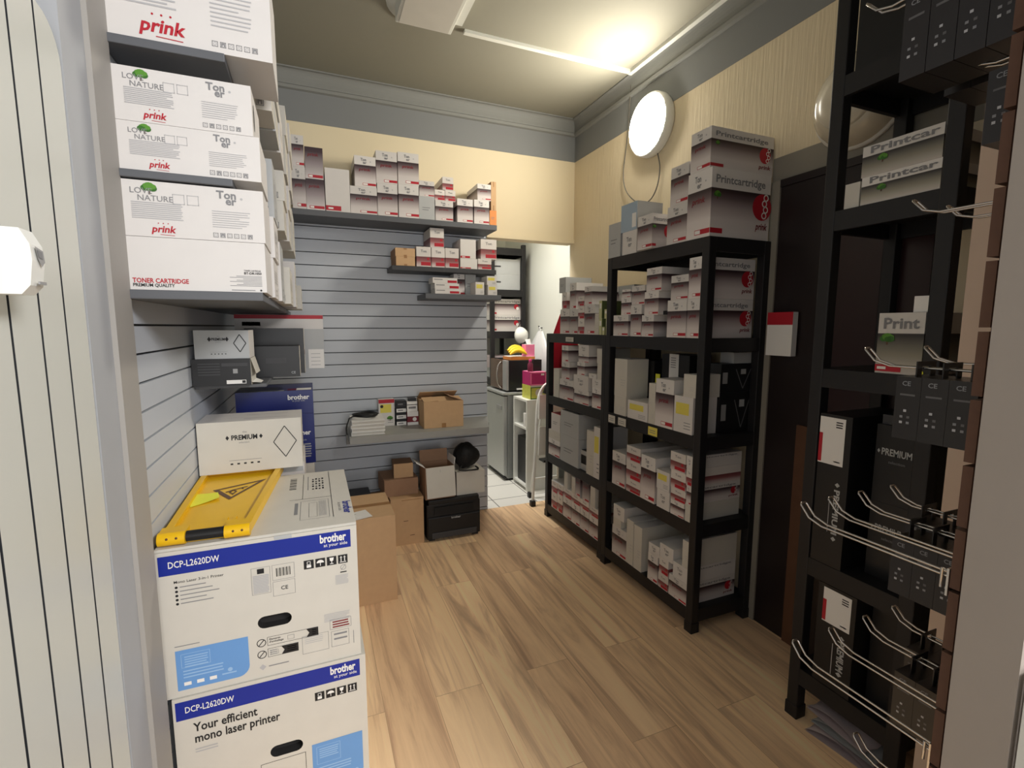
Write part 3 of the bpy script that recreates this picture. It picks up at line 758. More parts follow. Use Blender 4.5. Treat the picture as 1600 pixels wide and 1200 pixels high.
# ================================================================== printer cartons and the side wall
def stadium(u, v, w, h, n=8):
    r = h/2; c = []
    for k in range(n+1): a = -PI/2+PI*k/n; c.append((u+w/2-r+r*math.cos(a), v+r*math.sin(a)))
    for k in range(n+1): a = PI/2+PI*k/n; c.append((u-w/2+r+r*math.cos(a), v+r*math.sin(a)))
    return c
HOLE = mat('handle_hole_shade', (40, 38, 38), .9)  # near-black on the cardboard hole walls stands for the shade inside
def printer_carton(loc, W, D, H, label, second=False, group=None):
    r = empty('printer_carton', loc, label, 'carton', group)
    hole = stadium(W*.54, H*(.43 if second else .40), .088, .036)
    mb = MB()
    # front sheet with the hand hole cut through
    P = lambda u, v, y=0: (u-W/2, y, v)
    corners = [(0, 0), (W, 0), (W, H), (0, H)]
    n = len(hole)
    def near_edge(p):
        u, v = p; cx, cy = W*.54, H*.4
        du, dv = u-cx, v-cy
        t = min((W-cx)/du if du > 1e-9 else 1e9, -cx/du if du < -1e-9 else 1e9, (H-cy)/dv if dv > 1e-9 else 1e9, -cy/dv if dv < -1e-9 else 1e9)
        return (cx+du*t, cy+dv*t)
    outer = [near_edge(p) for p in hole]
    def side(p): return 0 if abs(p[1]) < 1e-6 else 1 if abs(p[0]-W) < 1e-6 else 2 if abs(p[1]-H) < 1e-6 else 3
    for i in range(n):
        j = (i+1) % n; pts = [hole[j], hole[i], outer[i]]
        a, b = side(outer[i]), side(outer[j])
        while a != b: pts.append(corners[(a+1) % 4]); a = (a+1) % 4
        pts.append(outer[j]); mb.face([P(*q) for q in reversed(pts)][::-1], CREAM)
        mb.face([P(*hole[i]), P(*hole[j]), P(*hole[j], .03), P(*hole[i], .03)], HOLE)
    mb.face([P(u, v, .03) for u, v in hole], HOLE)
    mb.box(-W/2, W/2, 0, D, 0, H, CREAM, skip='f')
    body = mb.build('body', r)
    bm = MB(); F = Face(bm, 'front', W, D, H)
    F.rect(W*.013, H*.845, W*.965, H*.975, BLUE); bm.build('blue_band', r)
    bits = []
    def pt(nm):
        bits.append((nm, MB())); return Face(bits[-1][1], 'front', W, D, H)
    F = pt('model_lettering')
    F.text('DCP-L2620DW', W*.055, H*.892, .0175, PAPER, .012, width=W*.235, lift=.0008)
    F = pt('brand_lettering')
    F.text('brother', W*.795, H*.905, .0235, PAPER, .032, width=W*.145, lift=.0008); F.text('at your side', W*.815, H*.872, .0095, PAPER, .006, lift=.0008)
    if second:
        F = pt('large_lettering')
        F.text('Your efficient', W*.09, H*.745, .025, INK, .02, width=W*.31); F.text('mono laser printer', W*.09, H*.665, .025, INK, .02, width=W*.425)
        F.lines(W*.09, H*.62, W*.2, 2, .008, .003, LGREYT)
        F = pt('printed_frame')
        F.frame(W*.40, H*.02, W*.64, H*.36, .0012, INK)
    else:
        F = pt('small_print')
        F.text('Mono Laser 3-in-1 Printer', W*.075, H*.785, .0075, INK, .002)
        for i in range(5):
            F.disc(W*.085, H*(.757-.028*i), .0035, INK); F.rect(W*.1, H*(.754-.028*i), W*(.22+.03*((i*7) % 3)), H*(.760-.028*i), GREYT)
        F = pt('data_label')
        F.frame(W*.435, H*.61, W*.53, H*.80, .0008, GREYT); F.rect(W*.465, H*.755, W*.5, H*.79, INK); F.lines(W*.442, H*.745, W*.523, 12, .0045, .0028, LGREYT)
        F.frame(W*.54, H*.69, W*.655, H*.80, .0008, GREYT)
        for i in range(13): F.rect(W*.56+i*.0029, H*.715, W*.56+i*.0029+(.0009+.0012*((i*5) % 3 == 0)), H*.775, INK)
        F.frame(W*.54, H*.575, W*.655, H*.68, .0008, GREYT); F.text('CE', W*.58, H*.615, .011, INK, .01)
        F = pt('bin_symbol')
        F.ring(W*.918, H*.70, .008, .0012, GREYT); F.line(W*.905, H*.68, W*.931, H*.72, .001, GREYT); F.rect(W*.9, H*.66, W*.936, H*.668, INK)
        F.lines(W*.872, H*.645, W*.945, 8, .0038, .0018, LGREYT); F = pt('small_print'); F.lines(W*.80, H*.365, W*.945, 6, .0045, .0018, LGREYT)
        F = pt('small_print')
        F.rect(W*.055, H*.352, W*.17, H*.357, GREYT)
        F = pt('recycling_label')
        for i, (x1, dk) in enumerate(((.765, .70), (.655, .565))):
            yy = H*(.225-.085*i)
            F.ring(W*.465, yy+.012, .012, .002, INK); F.line(W*.452, yy+.005, W*.478, yy+.02, .0022, INK)
            F.frame(W*.495, yy, W*x1, yy+.026, .0009, INK); F.poly([(W*dk, yy), (W*x1, yy), (W*x1, yy+.026), (W*dk, yy+.026), (W*dk+.008, yy+.013)], INK, .0003)
            (F.text('Elements\nd\'emballage', W*.505, yy+.016, .0055, INK, .008) if i == 0 else F.lines(W*.505, yy+.02, W*.545, 3, .006, .002, GREYT))
            F.frame(W*(.60 if i == 0 else .51), yy+.006, W*(.635 if i == 0 else .55), yy+.019, .0008, GREYT)
            F.lines(W*(dk+.03), yy+.02, W*(x1-.01), 3, .006, .002, LGREYT)
        F.poly([(W*.465-.009, H*.075), (W*.465, H*.075-.009), (W*.465+.009, H*.075), (W*.465, H*.075+.009)], LGREYT); F.rect(W*.495, H*.07, W*.6, H*.077, GREYT)
        F = pt('address_label')
        F.frame(W*.675, H*.10, W*.82, H*.235, .0009, GREYT); F.lines(W*.69, H*.222, W*.79, 4, .006, .0015, LGREYT)
        F.frame(W*.83, H*.24, W*.95, H*.315, .0009, GREYT); F.lines(W*.845, H*.30, W*.94, 3, .008, .004, DRED, .3)
        F.frame(W*.835, H*.105, W*.935, H*.225, .0009, GREYT); F.lines(W*.85, H*.205, W*.925, 2, .015, .005, GREYT, .3); F.rect(W*.96, H*.1, W*.963, H*.2, GREYT)
    F = pt('handling_icons')
    for i in range(4):
        u0 = W*(.705+.062*i); a = .0265; v0 = H*.73
        F.rect(u0, v0, u0+a, v0+a, INK)
        c = u0+a/2
        if i == 0: F.rect(c-.006, v0+.004, c+.006, v0+.012, PAPER, .0004); F.frame(c-.005, v0+.013, c+.005, v0+.023, .0016, PAPER, .0004)
        if i == 1: F.poly([(c+.010*math.cos(PI*k/8), v0+.013+.009*math.sin(PI*k/8)) for k in range(9)], PAPER, .0004); F.rect(c-.0008, v0+.004, c+.0008, v0+.013, PAPER, .0004)
        if i == 2: F.poly([(c-.006, v0+.023), (c-.0045, v0+.014), (c, v0+.011), (c+.0045, v0+.014), (c+.006, v0+.023)], PAPER, .0004); F.rect(c-.001, v0+.005, c+.001, v0+.011, PAPER, .0004); F.rect(c-.005, v0+.0035, c+.005, v0+.0055, PAPER, .0004)
        if i == 3:
            for q in (-.005, .005): F.rect(c+q-.0012, v0+.007, c+q+.0012, v0+.02, PAPER, .0004); F.poly([(c+q-.0035, v0+.018), (c+q+.0035, v0+.018), (c+q, v0+.0235)], PAPER, .0004)
            F.rect(c-.009, v0+.0035, c+.009, v0+.0055, PAPER, .0004)
    for nm_, mb_ in bits: mb_.build(nm_, r)
    pn = MB(); F = Face(pn, 'front', W, D, H)
    if second: u0, u1, v0, v1 = W*.675, W*.965, H*.02, H*.395
    else: u0, u1, v0, v1 = W*.055, W*.40, H*.045, H*.325
    rr = .03; F.poly([(u0, v0)]+[(u1-rr+rr*math.sin(PI/2*k/6), v0+rr-rr*math.cos(PI/2*k/6)) for k in range(7)]+[(u1, v1), (u0, v1)], LBLUE)
    F.frame(u0+.012, v0+(v1-v0)*.55, u0+.08, v1-.012, .0012, PBLUE, .0003); F.lines(u0+.02, v1-.02, u0+.075, 5, .007, .003, PBLUE)
    F.lines(u0+.015, v0+(v1-v0)*.48, u0+.11, 3, .009, .0035, PBLUE)
    for q in range(3): F.rect(u0+.015+.03*q, v0+.012, u0+.032+.03*q, v0+.022, PAPER, .0003)
    F.disc(u0+.125, v0+.03, .006, PBLUE, .0003); F.rect(u0+.105, v0+.018, u0+.14, v0+.022, PBLUE, .0003)
    pn.build('light_blue_panel', r)
    return r
BW, BH, BD = .502, .4175, .585
bx0 = -.152
lo = printer_carton((bx0+.012, 1.455, 0), BW, BD, BH, 'large white printer carton on the floor, bold text about an efficient printer', True)
hi = printer_carton((bx0, 1.46, BH+.001), BW, BD, BH-.004, 'large white printer carton stacked second, yellow sign lying on it')
# lid flaps of the upper carton, a little raised, with its print
for x0, x1, dz in ((-BW/2, BW/2, 0),):
    mb = MB(); mb.box(x0, x1, .004, BD, BH-.0035, BH+.004, CREAM); lid = mb.build('top_flap', hi)
mb = MB(); mb.box(.03, .075, -.0012, -.0006, BH-.014, BH-.002, PALE); mb.build('tape', hi)
tp = MB(); T = Face(tp, 'top', BW, BD, BH+.004)
T.text('brother', BW*.945, BD*.34, .024, INK if False else BLUE, .03, rot=-PI/2); T.text('at your side', BW*.915, BD*.33, .011, GREYT, 0, rot=-PI/2)
tp.build('brand_lettering', hi); tp = MB(); T = Face(tp, 'top', BW, BD, BH+.004)
T.line(BW*.88, BD*.12, BW*.88, BD*.98, .0018, INK); T.line(BW*.62, BD*.46, BW*.88, BD*.46, .0018, INK); T.line(BW*.70, BD*.46, BW*.70, BD*.96, .0014, INK)
T.rect(BW*.655, BD*.22, BW*.675, BD*.40, GREYT)
T.frame(BW*.69, BD*.13, BW*.86, BD*.42, .0012, GREYT); T.frame(BW*.74, BD*.16, BW*.79, BD*.38, .001, GREYT)
for i in range(8): T.line(BW*(.80+.006*i), BD*.16, BW*(.80+.006*i), BD*.40, .001, LGREYT)
tp.build('top_print', hi); tp = MB(); T = Face(tp, 'top', BW, BD, BH+.004)
for i in range(12): T.rect(BW*.61, BD*(.66+.02*i), BW*.655, BD*(.66+.02*i+.006+.006*(i % 3 == 0)), INK)
tp.build('barcode', hi); tp = MB(); T = Face(tp, 'top', BW, BD, BH+.004)
for i in range(4):
    for j in range(5): T.rect(BW*(.76+.022*i), BD*(.62+.05*j), BW*(.772+.022*i), BD*(.64+.05*j+.012*((i+j) % 2)), INK)
T.rect(BW*.73, BD*.62, BW*.735, BD*.9, GREYT)
tp.build('pictograms', hi)

# yellow folded floor sign on the carton
ZS = .418+.4175+.0055
sg = empty('wet_floor_sign', (0, 0, ZS), 'yellow folded wet floor sign lying on the printer carton', 'sign')
def quad_uv(p):    # sheet coordinates to the sign's plane
    A, B, Cc, Dd = Vector((-.392, 1.47)), Vector((-.186, 1.462)), Vector((-.128, 2.115)), Vector((-.402, 2.113))
    u, v = p; return (A*(1-u)+B*u)*(1-v)+(Dd*(1-u)+Cc*u)*v
def sg_poly(mb, pts, z, m): mb.face([(*quad_uv(p), z) for p in pts], m)
def sg_prism(mb, pts, z0, z1, m):
    q = [quad_uv(p) for p in pts]
    mb.face([(*p, z1) for p in q], m); mb.face([(*p, z0) for p in reversed(q)], m)
    for i in range(len(q)):
        j = (i+1) % len(q); mb.face([(*q[i], z0), (*q[j], z0), (*q[j], z1), (*q[i], z1)], m)
mb = MB(); sg_prism(mb, [(.02, .03), (.98, .03), (1, 1), (0, 1)], .001, .014, YELLOW); mb.build('panel', sg)
mb = MB()
sg_prism(mb, [(0, .05), (.09, .05), (.07, 1), (0, 1)], .0, .028, YELLOW); sg_prism(mb, [(.91, .05), (1, .05), (1, 1), (.93, 1)], .0, .028, YELLOW)
sg_prism(mb, [(.09, .08), (.91, .08), (.91, .15), (.09, .15)], .0, .022, YELLOW); sg_prism(mb, [(.07, .96), (.93, .96), (.93, 1), (.07, 1)], .0, .024, YELLOW)
sg_prism(mb, [(.62, .10), (.66, .10), (.66, .2), (.62, .2)], .014, .02, YELLOW); sg_prism(mb, [(.72, .10), (.76, .10), (.76, .2), (.72, .2)], .014, .02, YELLOW)
mb.build('raised_rim', sg)
for u0, u1 in ((-.02, .28), (.72, 1.02)):
    a, b = quad_uv((u0, .02)), quad_uv((u1, .02)); mb = MB()
    mb.tube([(a.x, a.y, .019), (b.x, b.y, .019)], .018, YELLOW, 14)
    sg_prism(mb, [(u0, .02), (u1, .02), (u1, .09), (u0, .09)], .012, .034, YELLOW)
    h = mb.build('hinge', sg)
    mb = MB()
    for t in (.35, .7):
        p = a.lerp(b, t); mb.lathe([(.0035, 0), (.003, .0015), (.0003, .002)], DOORW, 10, Matrix.Translation((p.x, p.y-.016, .024)) @ Matrix.Rotation(PI/2, 4, 'X'))
    mb.build('rivet', h)
a, b = quad_uv((.28, .03)), quad_uv((.72, .03)); mb = MB(); mb.tube([(a.x, a.y, .018), (b.x, b.y, .018)], .0145, BLACKP, 14); mb.build('handle_bar', sg)
tri = [(.24, .66), (.86, .78), (.52, .47)]
cen = (sum(p[0] for p in tri)/3, sum(p[1] for p in tri)/3)
mb = MB(); inner = [(cen[0]+(p[0]-cen[0])*.74, cen[1]+(p[1]-cen[1])*.74) for p in tri]
for i in range(3):
    j = (i+1) % 3; sg_poly(mb, [tri[i], tri[j], inner[j], inner[i]], .0149, DOORW)
def sg_line(pts, t):
    for (a0, b0), (a1, b1) in zip(pts[:-1], pts[1:]):
        A_, B_ = quad_uv((a0, b0)), quad_uv((a1, b1)); dd = (B_-A_).normalized(); nn = Vector((-dd.y, dd.x))*t/2
        mb.face([(*(A_-nn), .015), (*(B_-nn), .015), (*(B_+nn), .015), (*(A_+nn), .015)], DOORW)
sg_line([(.42, .60), (.50, .63), (.60, .655), (.66, .67)], .009); sg_line([(.50, .63), (.47, .59), (.52, .565)], .006); sg_line([(.50, .63), (.55, .60), (.52, .55)], .006); sg_line([(.60, .655), (.62, .63)], .005)
mb.build('warning_triangle', sg)
mb = MB(); zz = ZS+.0152
p = [on(u, v, z=zz) for u, v in ((297, 793), (343, 780), (341, 772), (294, 773))]
n3 = 6; rows = []
for k in range(n3):
    t = k/(n3-1); lift = .0006+.006*t*t
    A_, B_ = p[0].lerp(p[1], t), p[3].lerp(p[2], t); rows.append([(A_.x, A_.y, zz+lift), (B_.x, B_.y, zz+lift)])
mb.grid(rows, NOTE, True); mb.grid([[(q[0], q[1], q[2]-.0004) for q in r_] for r_ in rows], NOTE, True)
nt_ = tag(mb.build('sticky_note'), 'yellow sticky note lying on the yellow floor sign', 'note')

# white carton with diamond outline standing behind on the sign's end
def diamond(F, cu, cv, ru, rv, t, m):
    q = [(cu-ru, cv), (cu, cv-rv), (cu+ru, cv), (cu, cv+rv)]
    for i in range(4): F.line(*q[i], *q[(i+1) % 4], t, m)
def premium(loc, w, d, h, body, ink, label, rz=0, kind='white_carton', vertical=False, white_end=False):
    o = thing_box(kind, w, d, h, body, loc, rz, label, 'carton')
    mb = MB(); F = Face(mb, 'front', w, d, h)
    if vertical:
        F.text('PREMIUM', w*.62, h*.52, w*.17, ink, .03, rot=-PI/2, width=h*.30)
        for v in (h*.55, h*.19): F.poly([(w*.62, v), (w*.70, v-.008), (w*.78, v), (w*.70, v+.008)], ink, .0003)
        F.lines(w*.48, h*.46, w*.5, 1, .1, .12, LGREYT)
    else:
        F.text('PREMIUM', w*.31, h*.64, h*.09, ink, .03, width=w*.25)
        for u in (w*.275, w*.595): F.poly([(u-.006, h*.685), (u, h*.685-.009), (u+.006, h*.685), (u, h*.685+.009)], ink)
        F.text('the', w*.42, h*.77, h*.04, GREYT); F.text('selection', w*.38, h*.57, h*.035, GREYT)
        m3 = MB(); diamond(Face(m3, 'front', w, d, h), w*.83, h*.54, w*.115, h*.31, .003, ink); m3.build('diamond_outline', o); m3 = MB(); F = Face(m3, 'front', w, d, h)
        F.rect(w*.28, h*.235, w*.59, h*.243, GREYT)
        for q in range(5): F.rect(w*(.29+.064*q), h*.155, w*(.315+.064*q), h*.185, INK if body[0] is not BLACKB else PALE)
        m3.build('small_print', o)
    mb.build('lettering', o)
    return o
zp = ZS+.0285
pw = premium((-.229, 2.05, zp), .352, .2, .196, (CREAM, CREAM, WHITE), INK, 'white carton with large diamond outline standing behind the yellow sign')
mb = MB(); T = Face(mb, 'top', .352, .2, .196)
for i in range(2):
    T.line(.04, .05+.07*i, .11, .08+.07*i, .0015, LGREYT); T.line(.11, .08+.07*i, .18, .05+.07*i, .0015, LGREYT); T.rect(.15, .05+.08*i, .30, .056+.08*i, LGREYT)
mb.build('top_print', pw)
o = thing_box('white_carton', .35, .3, .868, (WHITE, WHITE, WHITE), (-.225, 2.125, 0), 0, 'tall white carton with red stripe behind the printer cartons', 'carton')
mb = MB(); F = Face(mb, 'front', .35, .3, .868); F.rect(0, .80, .35, .815, RED); F.rect(.27, .83, .345, .86, PALE); mb.build('red_stripe', o)
o = thing_box('white_carton', .32, .34, .76, (CREAM, CREAM, CREAM), (-.175, 2.50, 0), 0, 'white carton on the floor underneath the two blue cartons', 'carton')
# blue cartons
def blue_carton(z0, z1, label, sheen):
    w = .328; o = thing_box('blue_carton', w, .32, z1-z0, (KBLUE, KBLUE, KBLUE), (-.170, 2.50, z0), 0, label, 'carton')
    mb = MB(); F = Face(mb, 'front', w, .32, z1-z0); h = z1-z0
    F.text('brother', w*.66, h*(.62 if sheen else .58), .022, PAPER, .03, width=w*.29); F.text('at your side', w*.72, h*(.53 if sheen else .46), .008, PALE)
    if not sheen: F.lines(w*.82, h*.4, w*.95, 6, .012, .006, LGREYP, .4)
    mb.build('lettering', o)
    if sheen:
        mb = MB(); T = Face(mb, 'top', w, .32, h); T.rect(w*.66, .01, w*.78, .08, PLUM); T.rect(w*.78, .01, w*.98, .09, PAPER); T.rect(w*.1, .0, w*.62, .03, PALE); mb.build('top_label_sheen', o)  # pale strip is the wrap's sheen put into colour; the rest is label
    return o
blue_carton(.761, 1.005, 'shiny dark blue carton, lower one, behind the white diamond carton', False)
blue_carton(1.006, 1.118, 'shiny dark blue carton, upper one, under the dark cartons shelf', True)

# cartons on the grey side shelf
ZQ = 1.2012
def side_box(style_mats, u0, u1, vt, y, d, z0, name, label, vb=580):
    a, b = on(u0, vb, y=y), on(u1, vb, y=y); t = on((u0+u1)/2, vt, y=y)
    x0 = max(a.x, XL+.004)
    return thing_box(name, b.x-x0, d, t.z-z0, style_mats, ((x0+b.x)/2, y, z0), 0, label, 'carton'), b.x-x0, t.z-z0
y1 = 2.055
o, w, h = side_box((BLACKB, CREAM, BLACKB), 292, 392, 561, y1, .17, ZQ, 'black_carton', 'black carton with a small white barcode sticker on the grey side shelf')
mb = MB(); F = Face(mb, 'front', w, .17, h); F.rect(w*.57, h*.06, w*.91, h*.2, PAPER); F.rect(w*.84, h*.08, w*.9, h*.18, INK, .0003); F.rect(w*.69, h*.45, w*.77, h*.62, LGREYP)
for q in range(5): F.rect(w*.1, h*(.4+.1*q), w*.47, h*(.44+.1*q), DARKG); 
F.rect(w*.5, h*.72, w*.95, h*.84, DARKG); mb.build('printed_label', o)
mb = MB(); mb.face([(w/2+.001, .004, .01), (w/2+.03, .03, .004), (w/2+.028, .15, .0), (w/2+.001, .165, .01)], PAPER); mb.face([(w/2+.001, .004, h*.98), (w/2+.001, .165, h*.98), (w/2+.018, .15, h*.4), (w/2+.016, .02, h*.4)], CREAM); mb.build('flap', o)
t = on(340, 516, y=y1).z; zb_ = ZQ+h+.0006
a, b = on(303, 540, y=y1+.004), on(389, 540, y=y1+.004)
pm = premium(((max(a.x, XL+.004)+b.x)/2, y1+.004, zb_), b.x-max(a.x, XL+.004), .17, t-zb_, (PALE, WHITE, BLACKB), INK, 'white carton, front greyed for shade, with small diamond outline on the black sticker carton')  # white card; its shade is put into the pale grey of the front
o, w, h = side_box((BLACKB, CREAM, BLACKB), 398, 469, 541, 2.33, .14, ZQ, 'black_carton', 'low black carton behind the pale diamond carton on the grey side shelf')
mb = MB(); F = Face(mb, 'front', w, .14, h); F.text('CE', w*.8, h*.1, .01, PALE, .01); mb.build('lettering', o); mb = MB(); F = Face(mb, 'front', w, .14, h); F.rect(w*.25, h*.45, w*.7, h*.62, DARKG); mb.build('printed_label', o)
o, w, h = side_box((BLACKB, CREAM, BLACKB), 385, 477, 513, 2.49, .17, ZQ, 'black_carton', 'tall black carton with white end behind the low black carton')
mb = MB(); F = Face(mb, 'right', w, .17, h); F.rect(.03, h*.4, .1, h*.52, DRED); mb.build('printed_label', o)
o, w, h = side_box((PALE, CREAM, WHITE), 371, 508, 492, 2.76, .2, ZQ, 'white_carton', 'wide white carton with red edge and paper sheet, behind the black cartons')
mb = MB(); F = Face(mb, 'front', w, .2, h); F.rect(0, h*.93, w, h, RED); F.rect(0, h*.74, w, h*.93, WHITE); F.rect(w*.08, h*.8, w*.28, h*.87, DARKG); mb.build('red_edge', o)
mb = MB(); F = Face(mb, 'front', w, .2, h); F.rect(w*.81, h*.0, w*.995, h*.36, PAPER, .002)
for q in range(4): F.rect(w*.84, h*(.06+.07*q), w*.95, h*(.07+.07*q), LGREYT, .0024)
mb.build('paper_sheet', o)

# cartons on the three long side shelves
def love_carton(u0, u1, v0, z0, z1, y, d, label, grip=False, x1=None):
    a = on(u0, v0, y=y); b = on(u1, v0, y=y); x0 = max(a.x, XL+.004); w, h = b.x-x0, z1-z0
    o = thing_box('toner_carton', w, d, h, (WHITE, WHITE, WHITE), ((x0+b.x)/2, y, z0), 0, label, 'carton')
    def part(nm, fn):
        mb = MB(); fn(Face(mb, 'front', w, d, h)); mb.build(nm, o)
    part('tree_logo', lambda F: F.lover(w*.075, h*.77, h*.10)); part('small_print', lambda F: F.lines(w*.08, h*.62, w*.42, int(9), h*.035, h*.016, LGREYT))
    part('brand_lettering', lambda F: F.prink(w*.2, h*.09, h*.12)); part('lettering', lambda F: F.toner(w*.66, h*.80, h*.14))
    part('small_print', lambda F: F.lines(w*.62, h*.56, w*.9, 8, h*.042, h*.013, LGREYT, .5)); part('icon_row', lambda F: F.icons(w*.62, h*.06, min(h*.1, w*.036), 6, min(h*.035, w*.014)))
    if grip:
        mb = MB(); G = Face(mb, 'right', w, d, h); G.disc(d*.22, h*.5, d*.07, DARKG, 0, 20, h*.28); mb.build('grip_slot', o)
    return o
yS = 1.432
zA, zB = on(300, 374, y=yS).z, on(300, 289, y=yS).z
love_carton(186, 412, 330, zA+.0008, min(zB, Z2-.019), yS, .2, 'white toner carton with tree logo, upper one on the lowest side shelf')
a, b = on(197, 415, y=yS), on(415, 415, y=yS); w, h = b.x-a.x, zA-Z1-.0006
o = thing_box('toner_carton', w, .2, h, (WHITE, WHITE, WHITE), ((a.x+b.x)/2, yS, Z1+.0004), 0, 'white carton lettered in red about toner cartridge on the lowest side shelf', 'carton')
mb = MB(); F = Face(mb, 'front', w, .2, h)
F.text('TONER CARTRIDGE', w*.035, h*.135, h*.085, RED, .025, width=w*.385); F.text('PREMIUM QUALITY', w*.035, h*.06, h*.06, INK, .02, width=w*.285)
mb.build('red_lettering', o); mb = MB(); F = Face(mb, 'front', w, .2, h)
F.text('TONER CARTRIDGE', w*.83, h*.42, h*.03, INK, .01, width=w*.13); F.text('BT-DR1050', w*.83, h*.36, h*.045, INK, .03, width=w*.135)
for q in range(8): F.rect(w*(.72+.05*(q % 3)), h*(.12+.028*q), w*.965, h*(.13+.028*q), GREYT)
F.rect(w*.73, h*.03, w*.91, h*.045, GREYT); F.disc(w*.955, h*.04, h*.02, INK)
mb.build('lettering', o)
zC, zD = on(290, 200, y=yS).z, on(285, 117, y=yS).z
love_carton(184, 406, 240, Z2+.0006, zC, yS, .21, 'white toner carton with tree logo, lower one on the middle side shelf')
love_carton(175, 392, 150, zC+.0008, zD, yS, .21, 'white toner carton with tree logo and grip slot, upper on the middle shelf', True)
love_carton(162, 424, 60, Z3+.0006, Z3+.235, yS, .23, 'white toner carton with red script on the highest side shelf, partly out of view')
def side_stack(spec, shelf, z0):
    for i, (y, d, x1, heights, mats_, lab) in enumerate(spec):
        z = z0+.0006
        for j, h in enumerate(heights):
            xx = x1+(.006 if j % 2 else 0); x0 = -.385+.01*((i+j) % 3)
            o = thing_box('white_carton', xx-x0, d, h, mats_, ((xx+x0)/2, y, z), 0,
                          '%s, %s%s row behind the first on the %s side shelf' % (lab, level_word(j, len(heights)), ORD[i], shelf), 'carton', 'white cartons on the side shelves')
            mb = MB(); F = Face(mb, 'right', xx-x0, d, h); F.lines(d*.12, h*.7, d*.75, 5, h*.07, h*.015, LGREYT); F.frame(d*.3, h*.08, d*.6, h*.22, h*.012, GREYT)
            G = Face(mb, 'front', xx-x0, d, h); G.icons((xx-x0)*.86, h*.08, min(.022, h*.2), 1, .01, (0,))
            if j == len(heights)-1 and i == 0: F.text('d', d*.4, h*.45, h*.3, LGREYT, .02)
            mb.build('printed_label', o); z += h+.0006
side_stack([(1.66, .2, -.097, (.118, .12), (WHITE, WHITE, WHITE), 'white carton'), (1.88, .2, -.088, (.2,), (WHITE, PALE, WHITE), 'tall white carton'), (2.1, .28, -.068, (.14,), (CREAM, CREAM, CREAM), 'cream carton'),
            (2.42, .2, -.058, (.2,), (WHITE, CREAM, WHITE), 'white carton'), (2.68, .3, -.04, (.115,), (CREAM, CREAM, CREAM), 'cream carton')], 'lowest', Z1)
side_stack([(1.67, .18, -.115, (.15,), (PALE, WHITE, WHITE), 'white carton'), (1.87, .2, -.098, (.19,), (PALE, PALE, WHITE), 'pale carton'), (2.1, .22, -.078, (.11, .11), (CREAM, CREAM, CREAM), 'cream carton'),
            (2.35, .25, -.07, (.13, .1), (WHITE, CREAM, WHITE), 'white carton'), (2.64, .3, -.062, (.2,), (CREAM, CREAM, CREAM), 'cream carton')], 'middle', Z2)
side_stack([(1.735, .15, -.083, (.14, .17), (CREAM, CREAM, CREAM), 'cream carton'), (1.9, .2, -.082, (.1, .14), (PALE, CREAM, PALE), 'pale carton'), (2.12, .25, -.078, (.19,), (WHITE, WHITE, WHITE), 'white carton'),
            (2.4, .24, -.07, (.16, .12), (CREAM, CREAM, CREAM), 'cream carton'), (2.67, .3, -.062, (.18, .13), (WHITE, CREAM, WHITE), 'white carton')], 'highest', Z3)

# ================================================================== black racks
def rack(x0, x1, y0, y1, levels, hgt, label, name='storage_rack', rim=.062, pw=.042):
    r = empty(name, ((x0+x1)/2, (y0+y1)/2, 0), label, 'rack')
    cx, cy = (x0+x1)/2, (y0+y1)/2; hx, hy = (x1-x0)/2, (y1-y0)/2
    for sx in (-1, 1):
        for sy in (-1, 1):
            px, py = sx*(hx-pw/2), sy*(hy-pw/2); mb = MB(); b = pw/2
            mb.box(px-b, px+b, py-b, py+b, .03, hgt, RACKM); p = mb.build('post', r, bevel=.004)
            mb = MB(); mb.box(px-b*1.15, px+b*1.15, py-b*1.15, py+b*1.15, 0, .05, RACKM); mb.build('foot', p, bevel=.003)
            mb = MB(); 
    for z in levels:
        mb = MB(); e = .003
        mb.box(-hx+e, hx-e, -hy+e, hy-e, z-.012, z, RACKM)
        for s in (-1, 1):
            a, b = sorted((s*(hx-.002), s*(hx-.018))); mb.box(a, b, -hy+.002, hy-.002, z-rim, z-.001, RACKM)
            a, b = sorted((s*(hy-.002), s*(hy-.018))); mb.box(-hx+.018, hx-.018, a, b, z-rim+.001, z-.001, RACKM)
        mb.build('shelf', r)
    return r
XF = 1.572
LV1 = [1.803, 1.37, .93, .522, .112]
LV2 = [1.372, .925, .49, .10]
rack(XF, XR-.012, 1.628, 2.395, LV1, 1.803, 'tall black storage rack full of toner cartons below the lit lamp')
rack(XF+.01, XR-.012, 2.408, 3.185, LV2, 1.372, 'shorter black storage rack of cartons beside the kitchenette opening')
LV3 = [2.2, 1.79, 1.283, .622, .2]
rack(XF, XR-.012, .772, 1.138, LV3, 2.62, 'narrow black rack with black cartons in front of the dark door')

